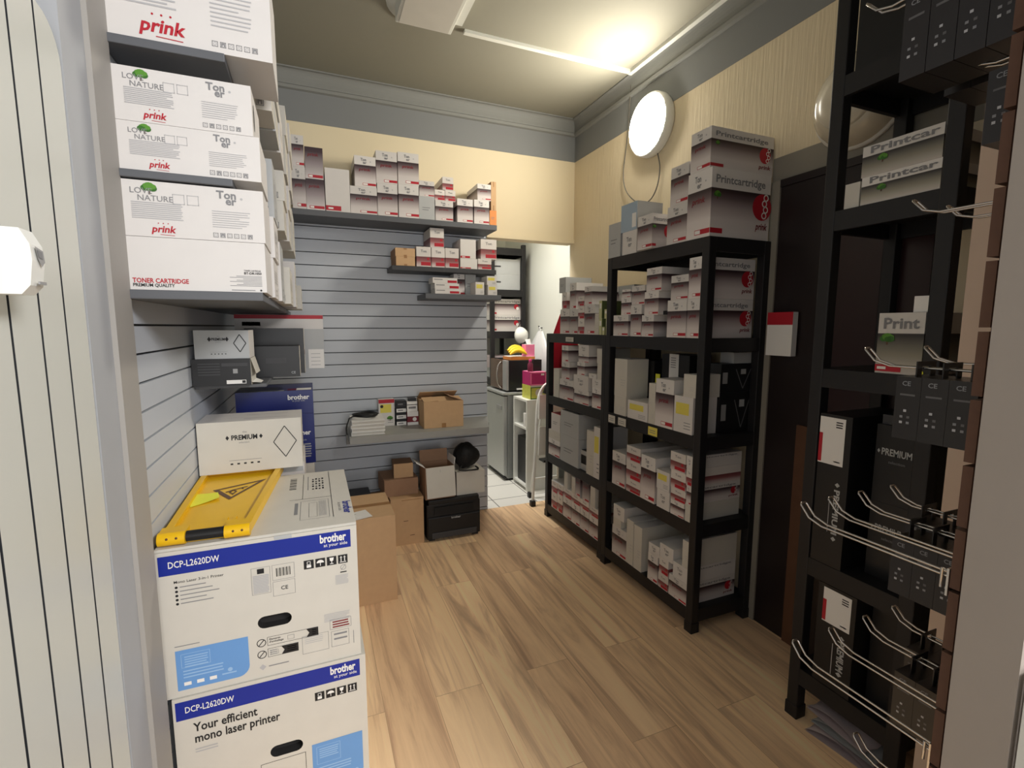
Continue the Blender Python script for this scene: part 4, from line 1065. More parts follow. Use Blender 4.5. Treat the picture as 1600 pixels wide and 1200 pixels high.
SD = ('right',)
P1 = XF+.004
D0 = 'from kitchenette end'
g = .001
row((930, 180, .2), 'x', P1, LV1[0]+g, .31, D0, 'tall rack top', [
    [('P', 108, 846, 200)],
    [('Q', 214, 905, 325, dict(look='small white lettered carton')), ('U', 200, 690, 330, dict(d=.16))],
    [('T', 335, 782, 448, {'in': -.03, 'sides': SD, 'd': .12})],
    [('T', 567, 700, 719), ('T', 596, 390, 733)],
    [('T', 716, 440, 914, dict(sides=SD, d=.34)), ('T', 756, 118, 909, dict(sides=SD, d=.36))]])
row((940, 360, .1875), 'x', P1, LV1[1]+g, .3, D0, 'tall rack second shelf', [
    [('T', 100, 707, 222), ('T', 165, 560, 245), ('T', 172, 492, 240)],
    [('T', 226, 622, 333), ('T', 253, 460, 360)],
    [('T', 336, 706, 434), ('T', 350, 510, 476), ('T', 378, 310, 503)],
    [('K', 438, 672, 545, {'in': .03})],
    [('T', 551, 580, 711), ('T', 582, 372, 724)],
    [('T', 717, 565, 918, dict(sides=SD, d=.315)), ('T', 735, 215, 930, dict(sides=SD, d=.315))]], lim=(1.672, 2.352), zmax=LV1[0]-.065)
row((940, 530, .1875), 'x', P1, LV1[2]+g, .14, D0, 'tall rack third shelf', [
    [('W', 106, 476, 203), ('W', 112, 165, 215)],
    [('Y', 218, 520, 384, dict(look='small yellow-labelled carton')), ('K', 222, 170, 440, {'in': .15, 'lay': 1, 'd': .18, 'look': 'wide black carton'})],
    [('W', 391, 528, 446), ('W', 396, 368, 450)],
    [('T', 451, 335, 604)],
    [('Y', 607, 478, 764), ('W', 686, 296, 810)],
    [('K', 505, 130, 735, {'in': .15, 'lay': 1, 'd': .14, 'look': 'tall black carton'})]], lim=(1.672, 2.352), zmax=LV1[1]-.065)
# black cartons with pale diamonds at the near end, and their white label
z = LV1[2]+g
for i, (h, d, lb) in enumerate(((.19, .2, 'black carton with pale diamond, lower one at the tall rack door end'), (.13, .2, 'black carton with pale diamond, upper one at the tall rack door end'))):
    o = carton('K', .085, d, h, (P1+.145, 1.716, z), -PI/2, lb, sides=SD); z += h+.001
o = thing_box('grey_carton', .08, .12, .05, (PALE, PALE, PALE), (P1+.22, 1.716, z), -PI/2, 'pale grey carton on the black diamond cartons in the tall rack', 'carton')
row((940, 680, .125), 'x', P1, LV1[3]+g, .3, D0, 'tall rack fourth shelf', [
    [('T', 137, 215, 298)],
    [('S', 306, 570, 485), ('S', 310, 335, 490), ('S', 315, 150, 488)],
    [('T', 497, 265, 675)],
    [('Q', 690, 690, 850), ('Y', 690, 450, 850)],
    [('T', 860, 830, 1030), ('S', 864, 680, 1050), ('S', 866, 455, 1052), ('S', 864, 222, 1052)],
    [('W', 1034, 875, 1158), ('T', 1060, 650, 1165, dict(sides=SD)), ('S', 1060, 430, 1168), ('Q', 1064, 268, 1172, dict(sides=SD))]], lim=(1.672, 2.352), zmax=LV1[2]-.065)
row((940, 770, .15826), 'x', P1, LV1[4]+g, .3, D0, 'tall rack bottom', [
    [('T', 105, 350, 246), ('W', 116, 255, 190, dict(look='tiny white carton')), ('Q', 118, 130, 225)],
    [('W', 250, 270, 318)],
    [('W', 322, 330, 400)],
    [('T', 458, 610, 556), ('Q', 464, 510, 572)],
    [('S', 557, 810, 656), ('S', 568, 650, 660), ('Q', 575, 525, 710)],
    [('T', 662, 850, 848, dict(sides=SD)), ('Q', 668, 705, 862, dict(sides=SD)), ('W', 800, 480, 885)]], lim=(1.672, 2.352), zmax=LV1[3]-.065)
# near-end cartons seen through the side of the tall rack
def end_stack(level, specs, where):
    z = level+g
    for i, (st, h) in enumerate(specs):
        carton(st, .05, .325, h, (P1+.012, 1.702, z), -PI/2, '%s seen end-on, %s, at the door end' % (LOOK[st], where % ['lowest', 'second', 'third', 'topmost'][i]), sides=SD, group='cartons, door end'); z += h+.0006
K0 = 'from kitchenette'
P2 = XF+.014
row((840, 420, .09167), 'x', P2, LV2[0]+g, .2, K0, 'shorter rack top', [
    [('T', 388, 690, 545), ('S', 418, 405, 500), ('P', 372, 150, 480, dict(look='pale grey carton with dark top'))],
    [('T', 550, 690, 686), ('T', 512, 245, 662)],
    [('S', 692, 860, 795), ('S', 692, 640, 795), ('S', 692, 470, 792)],
    [('T', 802, 610, 978), ('T', 802, 300, 928)],
    [('W', 950, 1050, 1035), ('W', 960, 960, 1042), ('W', 972, 860, 1046), ('W', 978, 762, 1044)],
    [('G', 1048, 845, 1096), ('G', 1040, 545, 1098)],
    [('G', 1100, 990, 1142), ('G', 1104, 548, 1180, {'in': .08})],
    [('G', 1164, 850, 1205), ('G', 1140, 690, 1185)]])
z = LV2[0]+g
for i, (xa, ya, yb, h, lb, mm) in enumerate(((.21, 2.45, 3.12, .17, 'long white carton at the back of the shorter rack top', CREAM), (.21, 2.5, 3.0, .075, 'flat white carton lying on the long white carton', WHITE), (.205, 2.42, 2.8, .05, 'thin pale carton topmost at the back of the shorter rack', PALE))):
    thing_box('white_carton', yb-ya, .13, h, (mm, mm, WHITE), (XF+xa, (ya+yb)/2, z), -PI/2, lb, 'carton'); z += h+.001
row((840, 520, .1), 'x', P2, LV2[1]+g, .2, K0, 'shorter rack second shelf', [
    [('W', 252, 560, 335, dict(look='narrow white carton'))],
    [('T', 345, 735, 560), ('T', 375, 455, 500), ('T', 380, 200, 480)],
    [('T', 572, 900, 800), ('Q', 512, 660, 790), ('T', 620, 460, 735), ('T', 640, 330, 800), ('Q', 640, 185, 800)],
    [('T', 852, 860, 1008), ('Q', 850, 730, 1010), ('Q', 800, 640, 915), ('W', 935, 480, 1020), ('W', 930, 250, 1025)]], lim=(2.452, 3.141), zmax=LV2[0]-.065)
row((840, 630, .1), 'x', P2, LV2[2]+g, .2, K0, 'shorter rack third shelf', [
    [('T', 150, 560, 345), ('W', 157, 430, 352), ('X', 215, 165, 352)],
    [('P', 357, 520, 640), ('P', 362, 140, 645)],
    [('W', 770, 430, 878)],
    [('Y', 882, 380, 990, dict(look='tall white carton'))]], lim=(2.452, 3.141), zmax=LV2[1]-.065)
o = thing_box('black_carton', .085, .2, .13, (BLACKB, BLACKB, BLACKB), (P2+.02, 2.662, LV2[2]+g), -PI/2, 'black carton with white ends between pale cartons in the shorter rack', 'carton')
mb = MB(); F = Face(mb, 'front', .085, .2, .13); F.rect(0, 0, .085, .04, PALE); F.rect(0, .1, .085, .13, PALE); mb.build('pale_band', o)
row((840, 720, .1333), 'x', P2, LV2[3]+g, .24, K0, 'shorter rack lowest shelf', [
    [('S', 162, 375, 228), ('S', 164, 240, 230)],
    [('S', 232, 400, 292), ('S', 236, 280, 296)],
    [('T', 300, 440, 395), ('S', 302, 330, 396), ('W', 312, 120, 350)],
    [('T', 398, 510, 496), ('S', 398, 400, 498), ('W', 398, 190, 440), ('D', 444, 200, 500)],
    [('T', 500, 580, 600), ('S', 500, 470, 602), ('D', 524, 250, 606)],
    [('T', 604, 660, 712), ('S', 604, 550, 714), ('W', 620, 300, 675)]], lim=(2.452, 3.141), zmax=LV2[2]-.065)
# price labels clipped to the tall rack's third shelf and notes
def label_card(u0, v0, u1, v1, z0, z1, name, label, m=DNOTE, x=XF-.0015):
    a, b = on(u0, v0, x=x), on(u1, v1, x=x); mb = MB(); yc = (a.y+b.y)/2; w = abs(a.y-b.y)
    mb.box(-w/2, w/2, 0, .0012, 0, z1-z0, m); o = tag(mb.build(name, loc=(x-.0012, yc, z0), rotz=-PI/2), label, 'label')
    mb = MB(); F = Face(mb, 'front', w, .0012, z1-z0)
    for q in range(2): F.rect(w*.15, (z1-z0)*(.3+.25*q), w*.8, (z1-z0)*(.38+.25*q), GREYT)
    mb.build('print', o)
zr = LV1[2]
label_card(951, 650, 961, 656, zr-.055, zr-.012, 'price_label', 'small pale label on the tall rack third shelf edge by the shorter rack', CREAM)
label_card(966, 655, 978, 660, zr-.055, zr-.012, 'price_label', 'small pale label on the tall rack third shelf edge, second one along', CREAM)
label_card(1013, 670, 1027, 677, zr-.055, zr-.012, 'price_label', 'small pale label on the tall rack third shelf edge, below the fading carton', DNOTE)
label_card(884, 536, 896, 537, LV2[0]-.05, LV2[0]-.02, 'price_label', 'small pale label on the top shelf edge of the shorter rack', CREAM, XF+.0085)
mb = MB(); a = on(1028, 590, x=P1+.149); mb.box(-.018, .018, 0, .001, -.07, .02, NOTE); tag(mb.build('sticky_note', loc=(P1+.147, a.y, a.z), rotz=-PI/2), 'yellow sticky note on the black carton in the tall rack', 'note')
mb = MB(); a = on(1053, 576, x=P1+.149); mb.box(-.035, .035, 0, .001, -.075, .075, PAPER); o = tag(mb.build('white_label', loc=(P1+.1475, a.y, a.z), rotz=-PI/2), 'white printed label on the tall black carton in the tall rack', 'label')
mb = MB(); F = Face(mb, 'front', .07, .001, .075)
for q in range(5): F.rect(.012, .005+.012*q, .05, .009+.012*q, GREYT)
mb.build('print', o)
# ================================================================== kitchenette beyond the opening
fr = empty('fridge', (1.586, 4.05, 0), 'silver fridge with the microwave on top in the kitchenette', 'fridge')
mb = MB(); mb.box(.04, .5, 0, .5, .02, .80, STEELD); mb.build('body', fr, bevel=.004)
mb = MB(); mb.box(0, .038, .003, .497, .05, .79, STEEL); dr = mb.build('door', fr, bevel=.006)
mb = MB(); mb.box(-.006, 0, .05, .17, .66, .70, LGREYP); mb.build('handle', dr, bevel=.002)
mb = MB(); mb.box(-.006, .52, -.004, .504, .801, .825, STEEL); mb.build('top_panel', fr, bevel=.004)
mb = MB(); mb.box(.03, .5, .02, .48, 0, .02, BLACKP); mb.build('plinth', fr)
mw = empty('microwave', (1.60, 4.07, .8265), 'black and bronze microwave with a curved handle standing on the fridge', 'microwave')
mb = MB(); mb.box(.045, .36, .0, .42, .012, .29, BLACKP); mb.build('body', mw, bevel=.006)
mb = MB(); mb.box(.02, .044, .10, .42, .014, .288, BRONZE); d = mb.build('door', mw, bevel=.004)
mb = MB(); mb.tube(smooth([(.02, .13, .03), (-.012, .128, .07), (-.022, .128, .15), (-.012, .128, .23), (.02, .13, .27)]), .008, CHROME, 8); mb.build('handle', d)
mb = MB(); mb.box(.02, .044, .0, .098, .014, .288, LGREYP); mb.build('control_panel', mw, bevel=.003)
for i, j in ((.07, .05), (.07, .37), (.32, .05), (.32, .37)):
    mb = MB(); mb.box(i-.015, i+.015, j-.015, j+.015, 0, .012, BLACKP); mb.build('foot', mw)
mb = MB(); mb.box(1.72, 2.0, 4.055, 4.069, .845, .858, PAPER) ; tag(mb.build('white_strip'), 'thin white strip leaning at the foot of the microwave on the fridge', 'strip')
ZM = .8265+.2905
o = thing_box('flat_carton', .24, .2, .03, (ORANGE, ORANGE, PAPER), (1.79, 4.08, ZM), 0, 'flat orange and white pack under the bananas on the microwave', 'carton')
bn = empty('banana_bunch', (1.74, 4.16, ZM+.0305), 'yellow banana bunch on top of the microwave', 'banana')
for i in range(3):
    mb = MB(); path = [(-.085+.17*t, .03*i-.09+.02*math.sin(PI*t), .022+.016*i+.035*math.sin(PI*t)) for t in [k/10 for k in range(11)]]
    mb.tube(path, [.006, .012, .017, .019, .02, .02, .02, .019, .017, .012, .006], BANANA, 10); b_ = mb.build('banana', bn)
    mb = MB(); mb.tube([path[0], (path[0][0]-.018, path[0][1], path[0][2]+.006)], .005, BANTIP, 8); mb.build('stem', b_)
o = thing_box('tissue_pack', .09, .09, .11, (PINK, PINK, PAPER), (1.87, 4.10, ZM+.0305), 0, 'pink and white tissue pack on the microwave beside the post', 'pack')
mb = MB(); mb.face([(-.02, .03, .11), (.03, .04, .11), (.02, .05, .16), (-.03, .05, .155)], PAPER); mb.face([(-.03, .055, .155), (.02, .055, .16), (.03, .045, .11), (-.02, .035, .11)], PAPER); mb.build('tissue', o)
rack(1.665, 2.045, 4.6, 5.25, [2.2, 1.79, 1.372, .9, .3], 2.24, 'black storage rack behind the fridge in the kitchenette', rim=.07)
ZR = 1.791
for i, (h, lb) in enumerate(((.155, 'pale grey carton with a dark slot, lower one on the kitchenette rack'), (.15, 'pale grey carton with a dark slot, upper one on the kitchenette rack'))):
    o = thing_box('grey_carton', .30, .4, h, (PALE, PALE, PALE), (1.85, 4.646, ZR), 0, lb, 'carton', 'grey cartons on the kitchenette rack')
    mb = MB(); F = Face(mb, 'front', .3, .4, h); F.rect(.0, h*.45, .09, h*.55, DARKG); F.rect(.17, h*.18, .28, h*.22, LGREYT); mb.build('slot', o); ZR += h+.001
ZR = 1.3735
for i, (h, lb) in enumerate(((.165, 'white and red lettered carton, lower one on the kitchenette rack'), (.16, 'white and red lettered carton, upper one on the kitchenette rack'))):
    o = thing_box('toner_carton', .32, .4, h, (TONER, TONER, WHITE), (1.853, 4.646, ZR), 0, lb, 'carton', 'toner cartons on the kitchenette rack')
    mb = MB(); F = Face(mb, 'front', .32, .4, h); F.text('Printcartridge', .012, h*.78, h*.14, GREYT, .02, width=.29); F.disc(.265, h*.52, h*.16, RED); F.disc(.28, h*.42, h*.1, PAPER, .0003); F.rect(.0, h*.06, .05, h*.16, RED); mb.build('lettering', o); ZR += h+.001
o = thing_box('grey_carton', .24, .3, .10, (PALE, PALE, PALE), (1.81, 4.646, .9015), 0, 'flat grey carton on the lower level of the kitchenette rack', 'carton')
o = thing_box('grey_carton', .26, .3, .12, (LILAC, LILAC, LILAC), (1.81, 4.646, 1.0025), 0, 'dull lilac carton on the flat grey carton of the kitchenette rack', 'carton')
# white round kettle-like bowl hung on the post
bw = empty('white_bowl', (1.955, 4.53, 1.335), 'white rounded bowl hanging beside the kitchenette rack post', 'bowl')
mb = MB(); Mb = Matrix.Rotation(PI/2, 4, 'X') @ Matrix.Rotation(.4, 4, 'Y')
mb.lathe([(.0005, .075), (.03, .072), (.06, .055), (.08, .02), (.085, 0), (.079, 0), (.074, .018), (.055, .048), (.0005, .066)], PLASTW, 24, Mb); mb.build('shell', bw)
mb = MB(); mb.tube(smooth([(-.02, 0, .075), (-.01, .0, .11), (.01, .01, .12)]), .004, BLACKP, 6); mb.build('hook', bw)
# white plastic bag hung on the wall
mb = MB(); rows = []
rr = random.Random(5)
for i in range(11):
    t = i/10; zz = 1.38-.52*t; hw = .05+.21*min(1, t*2.2)*(1-.25*max(0, t-.8)/.2); dp = .012+.03*math.sin(min(1, t*1.2)*PI*.62)
    r_ = []
    for j in range(20):
        a = 2*PI*j/20; q = 1+.14*math.sin(5*a+3*t)+.06*math.sin(9*a+5*t)
        r_.append((2.112-dp-dp*math.cos(a)*q*.98, 4.36+hw*math.sin(a)*(1+.1*math.sin(7*a)), zz+.02*math.sin(3*a)*t))
    rows.append(r_)
mb.grid(rows, BAGW, True, True); mb.cap(rows[-1], BAGW); mb.cap(rows[0], BAGW, True)
bg = tag(mb.build('plastic_bag'), 'white plastic bag hanging on the white kitchenette wall', 'bag')
mb = MB(); mb.tube([(2.118, 4.36, 1.41), (2.085, 4.36, 1.405), (2.08, 4.36, 1.43)], .006, BLACKP, 6); mb.tube(smooth([(2.09, 4.33, 1.37), (2.083, 4.35, 1.415), (2.09, 4.39, 1.37)]), .005, BAGW, 6); mb.build('handle', bg)
# low white bookcase
bc = empty('bookcase', (1.665, 3.71, 0), 'low white bookcase with dark inside between the fridge and the stepladder', 'bookcase')
W_, D_, H_ = .31, .30, .80; t = .018
for nm, b in (('side_panel', (0, W_, 0, t, 0, H_)), ('side_panel', (0, W_, D_-t, D_, 0, H_)), ('top_panel', (0, W_, t, D_-t, H_-t, H_)), ('base_panel', (0, W_, t, D_-t, .03, .03+t)), ('shelf', (0, W_-.01, t, D_-t, .54, .54+t)), ('back_panel', (W_-.006, W_, t, D_-t, .0, H_-t))):
    mb = MB(); mb.box(*b, PLASTW if nm != 'back_panel' else DARKG); mb.build(nm, bc)
thing_box('white_carton', .1, .05, .12, (PAPER, PAPER, PAPER), (1.72, 3.745, .5595), 0, 'small white pack on the upper shelf inside the low bookcase', 'pack')
thing_box('black_crate', .2, .22, .4, (BLACKB, BLACKB, BLACKB), (1.79, 3.74, .0495), 0, 'black crate on the bottom of the low bookcase', 'crate')
o = thing_box('lime_box', .16, .18, .118, (LIME, LIME, CREAM), (1.79, 3.735, .8015), 0, 'yellow-green printed box on top of the low white bookcase', 'box')
mb = MB(); F = Face(mb, 'front', .16, .18, .118); F.rect(0, .105, .16, .118, CREAM); F.disc(.08, .055, .035, CREAM); F.frame(.0, 0, .16, .105, .008, GREEND); mb.build('printed_label', o)
o = thing_box('magenta_box', .15, .17, .115, (MAGENTA, MAGENTA, PINK), (1.785, 3.74, .9205), 0, 'magenta printed box stacked on the yellow-green box', 'box')
mb = MB(); F = Face(mb, 'front', .15, .17, .115); F.frame(0, 0, .15, .115, .01, PINK); F.rect(.1, .085, .13, .1, PAPER); mb.build('printed_label', o)
bt = empty('bottle', (1.735, 3.80, 1.0365), 'small plum coloured bottle on the magenta box', 'bottle')
mb = MB(); mb.lathe([(.0005, 0), (.022, 0), (.024, .01), (.024, .06), (.014, .08), (.012, .085)], PLUM, 16); mb.build('body', bt)
mb = MB(); mb.lathe([(.0135, .085), (.0135, .108), (.0005, .108)], MAGENTA, 12); mb.build('cap', bt)
thing_box('black_box', .08, .09, .10, (BLACKB, BLACKB, BLACKB), (1.808, 3.81, 1.0365), 0, 'black box on the magenta box beside the plum bottle', 'box')

# white folding stepladder
sl = empty('stepladder', (1.79, 3.45, 0), 'white folded stepladder leaning beside the shorter rack', 'ladder')
mb = MB(); mb.tube(smooth([(-.215, -.06, .03), (-.165, 0, .45), (-.125, .05, .80), (-.075, .06, .93), (0, .062, .965), (.06, .06, .93), (.11, .05, .80), (.125, 0, .45), (.13, -.06, .03)], 5), .012, PLASTW, 10); mb.build('front_frame', sl)
mb = MB(); mb.tube(smooth([(-.15, .12, .02), (-.11, .1, .4), (-.07, .085, .72)], 5), .010, PLASTW, 8); mb.tube(smooth([(.10, .12, .02), (.09, .1, .4), (.07, .085, .72)], 5), .010, PLASTW, 8); mb.tube([(-.14, .112, .16), (.1, .112, .16)], .008, PLASTW, 8); mb.build('rear_frame', sl)
for z0, z1, hw, yy in ((.685, .875, .135, .03), (.40, .62, .155, -.01)):
    mb = MB()
    p = [(-hw, yy-.03, z0), (hw*.9, yy-.03, z0), (hw*.8, yy+.005, z1), (-hw*.85, yy+.005, z1)]; q = [(x, y+.018, z) for x, y, z in p]
    mb.face(p, PLASTW); mb.face(list(reversed(q)), PLASTW)
    for j in range(4): mb.face([p[(j+1) % 4], p[j], q[j], q[(j+1) % 4]], PLASTW)
    mb.build('step', sl, bevel=.003)
mb = MB(); mb.box(-.10, .085, -.02, .07, .33, .345, BLACKP); mb.build('hinge_bar', sl)
for x, y in ((-.217, -.065), (.132, -.065), (-.152, .122), (.102, .122)):
    mb = MB(); mb.box(x-.02, x+.02, y-.02, y+.02, 0, .045, BLACKP); mb.build('foot', sl, bevel=.004)
mb = MB(); mb.tube(smooth([(-.068, .035, .885), (-.04, .04, .945), (0, .04, .955), (.04, .04, .945), (.068, .035, .885)]), .019, BLACKP, 10); mb.build('hand_grip', sl)

# red cloth hanging on the wall beyond the shorter rack
mb = MB(); rows = []
for i in range(10):
    t = i/9; zz = 1.69-.8*t; x0 = XR-.09-.19*min(1, t*1.9)**.8
    r_ = []
    for j in range(16):
        s = j/15; x = x0+(XR-.014-x0)*s
        r_.append((x, 3.325+.016*math.sin(13*s+2*t)*(.3+t)-.05*(1-s)*t, zz+.012*math.sin(9*s)))
    rows.append(r_)
mb.grid(rows, CLOTHR, True); rb = [[(x, y+.008, z) for x, y, z in reversed(r_)] for r_ in rows]; mb.grid(rb, CLOTHR, True)
cl = tag(mb.build('hanging_red_cloth'), 'red cloth hanging on the wall beyond the shorter rack', 'cloth')
mb = MB(); mb.tube([(XR-.001, 3.33, 1.70), (XR-.07, 3.33, 1.695), (XR-.075, 3.33, 1.715)], .006, BLACKP, 6); mb.build('wall_hook', cl)

# ================================================================== narrow rack contents
def r2_box(st, u0, u1, vt, z0, d, label, x=XF+.006, sides=(), vb=None):
    vb = vb or vt+10; a, b = on(u0, vb, x=x), on(u1, vb, x=x); t = on((u0+u1)/2, vt, x=x)
    w = abs(a.y-b.y); return carton(st, w, d, t.z-z0, (x, (a.y+b.y)/2, z0), -PI/2, label, sides=sides), w, t.z-z0
def letter_front(o, w, d, h, txt, u, v, hh, wid):
    mb = MB(); F = Face(mb, 'front', w, d, h, .0012); F.text(txt, u*w, v*h, hh*h, GREYT, .025, width=wid*w); F.tree(w*.28, h*.52, min(w, h)*.16); mb.build('front_lettering', o)
PRB = print_mat('print_carton', [(0, (205, 198, 190)), (.3, (150, 146, 130)), (.62, (52, 48, 46)), (.66, (52, 48, 46)), (.67, (222, 218, 212)), (1, (222, 218, 212))])
def print_box(y0, y1, z0, z1, d, label):
    o = thing_box('toner_carton', y1-y0, d, z1-z0, (PRB, PRB, WHITE), (XF+.006, (y0+y1)/2, z0), -PI/2, label, 'carton'); letter_front(o, y1-y0, d, z1-z0, 'Printcar', .1, .74, .21, .86); return o
print_box(.816, 1.022, 1.791, 1.872, .3, 'lettered white and dark carton, lower one on the narrow rack')
print_box(.818, 1.026, 1.8726, 1.962, .3, 'lettered white and dark carton, upper one on the narrow rack')
thing_box('white_carton', .045, .2, .075, (CREAM, CREAM, CREAM), (XF+.01, 1.052, 1.791), -PI/2, 'small pale carton beside the lettered cartons on the narrow rack', 'carton')
o = thing_box('toner_carton', .12, .3, .178, (PRB, PRB, WHITE), (XF+.006, .878, 1.284), -PI/2, 'large lettered carton alone on the narrow rack below the lettered pair', 'carton')
mb = MB(); F = Face(mb, 'front', .135, .3, .178, .0012); F.text('Print', .02, .133, .03, GREYT, .025, width=.095); mb.build('lettering', o); mb = MB(); F = Face(mb, 'front', .135, .3, .178, .0012); F.tree(.035, .105, .02); mb.build('tree_logo', o); mb = MB(); F = Face(mb, 'front', .12, .3, .178, .0012); F.rect(0, .006, .07, .026, RED); F.rect(.006, .012, .03, .02, PAPER, .0002); mb.build('red_label', o)
thing_box('white_carton', .035, .05, .045, (PAPER, PAPER, PAPER), (XF+.012, .836, 1.4626), -PI/2, 'small white box on top of the large lettered carton', 'carton')
mb = MB(); a = on(1431, 610, x=XF-.003); mb.face([(-.016, 0, -.04), (.016, 0, -.035), (.012, 0, .035), (.004, 0, .04)], NOTE); mb.face([(.004, .0008, .04), (.012, .0008, .035), (.016, .0008, -.035), (-.016, .0008, -.04)], NOTE)
tag(mb.build('sticky_note', loc=(XF-.002, a.y, 1.262), rotz=-PI/2), 'yellow sticky note hanging from the narrow rack shelf edge', 'note')
BK = (BLACKB, BLACKB, BLACKB)
def white_ticket(o, u0, v0, u1, v1, d=.0):
    mb = MB(); F = Face(mb, 'front', 1, 1, 1); F.w = o['_w']; F.rect(u0, v0, u1, v1, PAPER); F.rect(u0, v0+.004, u0+.012, v0+(v1-v0)*.65, RED, .0002)
    F.lines(u1-.03, v1-.012, u1-.008, 3, .008, .004, INK, .2); F.rect(u1-.03, v0+.01, u1-.01, v0+.014, GREYT); mb.build('white_label', o)['label'] = 'white label with red edge'
xq = 1.576
o = premium((xq, 1.04, .6225), .104, .31, .512, BK, PALE, 'tall black carton with vertical white lettering and white label, middle level of the narrow rack', -PI/2, 'black_carton', True); o['_w'] = .112
white_ticket(o, .004, .345, .088, .502); del o['_w']
x2 = 1.645
for i, (zb0, zb1, lb) in enumerate(((.6225, .87, 'black lettered carton, lower one beside the tall black carton'), (.8706, 1.118, 'black lettered carton, upper one beside the tall black carton'))):
    o = thing_box('black_carton', .135, .24, zb1-zb0, BK, (x2, .887, zb0), -PI/2, lb, 'carton', 'black lettered cartons on the narrow rack')
    mb = MB(); F = Face(mb, 'front', .135, .24, zb1-zb0); h = zb1-zb0
    F.text('PREMIUM', .018, h*.62, .021, PALE, .02, width=.085); F.text('selection', .04, h*.52, .009, GREYT)
    for u in (.010, .114): F.poly([(u-.004, h*.66), (u, h*.66-.007), (u+.004, h*.66), (u, h*.66+.007)], PALE)
    mb.build('lettering', o)
thing_box('grey_carton', .12, .22, .03, (DARKG, DARKG, DARKG), (x2+.01, .887, 1.1186), -PI/2, 'flat dark carton lying on the black lettered cartons', 'carton')
o = premium((xq, .99, .2015), .125, .31, .355, BK, PALE, 'tall black carton with white label on the low level of the narrow rack', -PI/2, 'black_carton', True); o['_w'] = .125
white_ticket(o, .018, .225, .11, .345); del o['_w']
o = thing_box('black_carton', .034, .24, .35, BK, (x2, 1.074, .2015), -PI/2, 'slim black carton behind the low tall black carton', 'carton')
mb = MB(); F = Face(mb, 'front', .034, .24, .35); F.rect(.008, .28, .03, .345, PAPER); F.frame(.01, .29, .028, .335, .003, INK); mb.build('white_label', o)
thing_box('black_carton', .10, .24, .34, BK, (x2, .868, .2015), -PI/2, 'plain black carton beside the low tall black carton', 'carton')
o = thing_box('black_carton', .24, .25, .27, BK, (XF+.012, .955, 2.201), -PI/2, 'black carton up on the highest level of the narrow rack', 'carton')
# folded cloths on the floor under it
for i, (x, y, rz, m_) in enumerate(((1.73, .965, .12, LILAC), (1.74, .95, .05, PALE), (1.73, .955, -.08, LILAC))):
    mb = MB(); rows = []
    for k in range(13):
        a = PI*k/12; rows.append([(.13-.26*j/8, -.10*math.cos(a)*(1-.05*math.sin(3*j)), .001+.028*math.sin(a)+.006*math.sin(j*1.3+k*.6)*math.sin(a)) for j in range(9)])
    mb.grid(rows, m_, True); mb.face([(-.13, -.10, 0.001), (.13, -.10, 0.001), (.13, .10, 0.001), (-.13, .10, 0.001)][::-1], m_)
    tag(mb.build('folded_cloth', loc=(x-.03, y, .0+.036*i), rotz=rz), ['folded dull lilac cloth lowest under the narrow rack', 'folded pale cloth second under the narrow rack', 'folded dull lilac cloth topmost under the narrow rack'][i], 'cloth', 'folded cloths')

# ================================================================== slatted panel with hooks, seen end-on at the front
mb = MB(); x0 = .897
z = 0.02; segs = []
while z < 2.7:
    mb.box(x0, 1.498, .385, .398, z, z+.094, MDF, side=MDF, back=JAMBR); mb.box(x0+.003, 1.498, .3795, .385, z-.006, z+.1, MDF); z += .1
tag(mb.build('display_board'), 'brown edged slatted display panel on the near partition, full of wire hooks', 'panel')
HK = []
def hook(x, z, y1, label, group='wire display hooks'):
    h = empty('hanging_hook', (x, .3985, z), label, 'hook', group)
    L_ = y1-.3985; e = .0085; mb = MB()
    path = [(-e, .002, 0), (-e, L_-.045, 0), (-e, L_-.018, .008), (-e, L_, .028), (-e*.6, L_+.002, .031), (e*.6, L_+.002, .031), (e, L_, .028), (e, L_-.018, .008), (e, L_-.045, 0), (e, .002, 0)]
    mb.tube(path, .0021, CHROME, 7); mb.build('prong', h)
    mb = MB(); mb.box(-.014, .014, 0, .003, -.03, .014, CHROME); mb.tube([(-.012, .003, .01), (-.012, .010, .012), (-.012, .010, -.02)], .0022, CHROME, 6); mb.build('bracket', h)
    return h
rows_h = [('D', 1.036, .65, (.908, .99, 1.085, 1.195), 'waist high row'), ('E', .735, .65, (.913, 1.025, 1.14, 1.245), 'knee high row'), ('C', 1.35, .6, (.985, 1.172), 'row below the lettered carton'), ('B', 1.632, .6, (1.088, 1.2), 'row below the lettered pair'), ('A', 1.985, .65, (.985, 1.115), 'highest row'), ('F', .512, .6, (1.058,), 'lowest row'), ('G', 1.825, .5, (1.0,), 'short hook under the black packs')]
for k, z, y1, xs, nm in rows_h:
    for i, x in enumerate(xs):
        hook(x, z, y1, 'chrome double wire hook, %s%s' % ((ORD[i]+' from the panel end in the ' if len(xs) > 1 else ''), nm))
GREYP_ = mat('print_dim_grey', (92, 90, 90), .5)
PKF = mat('pack_black_gloss', (34, 30, 29), .3, var=.08)
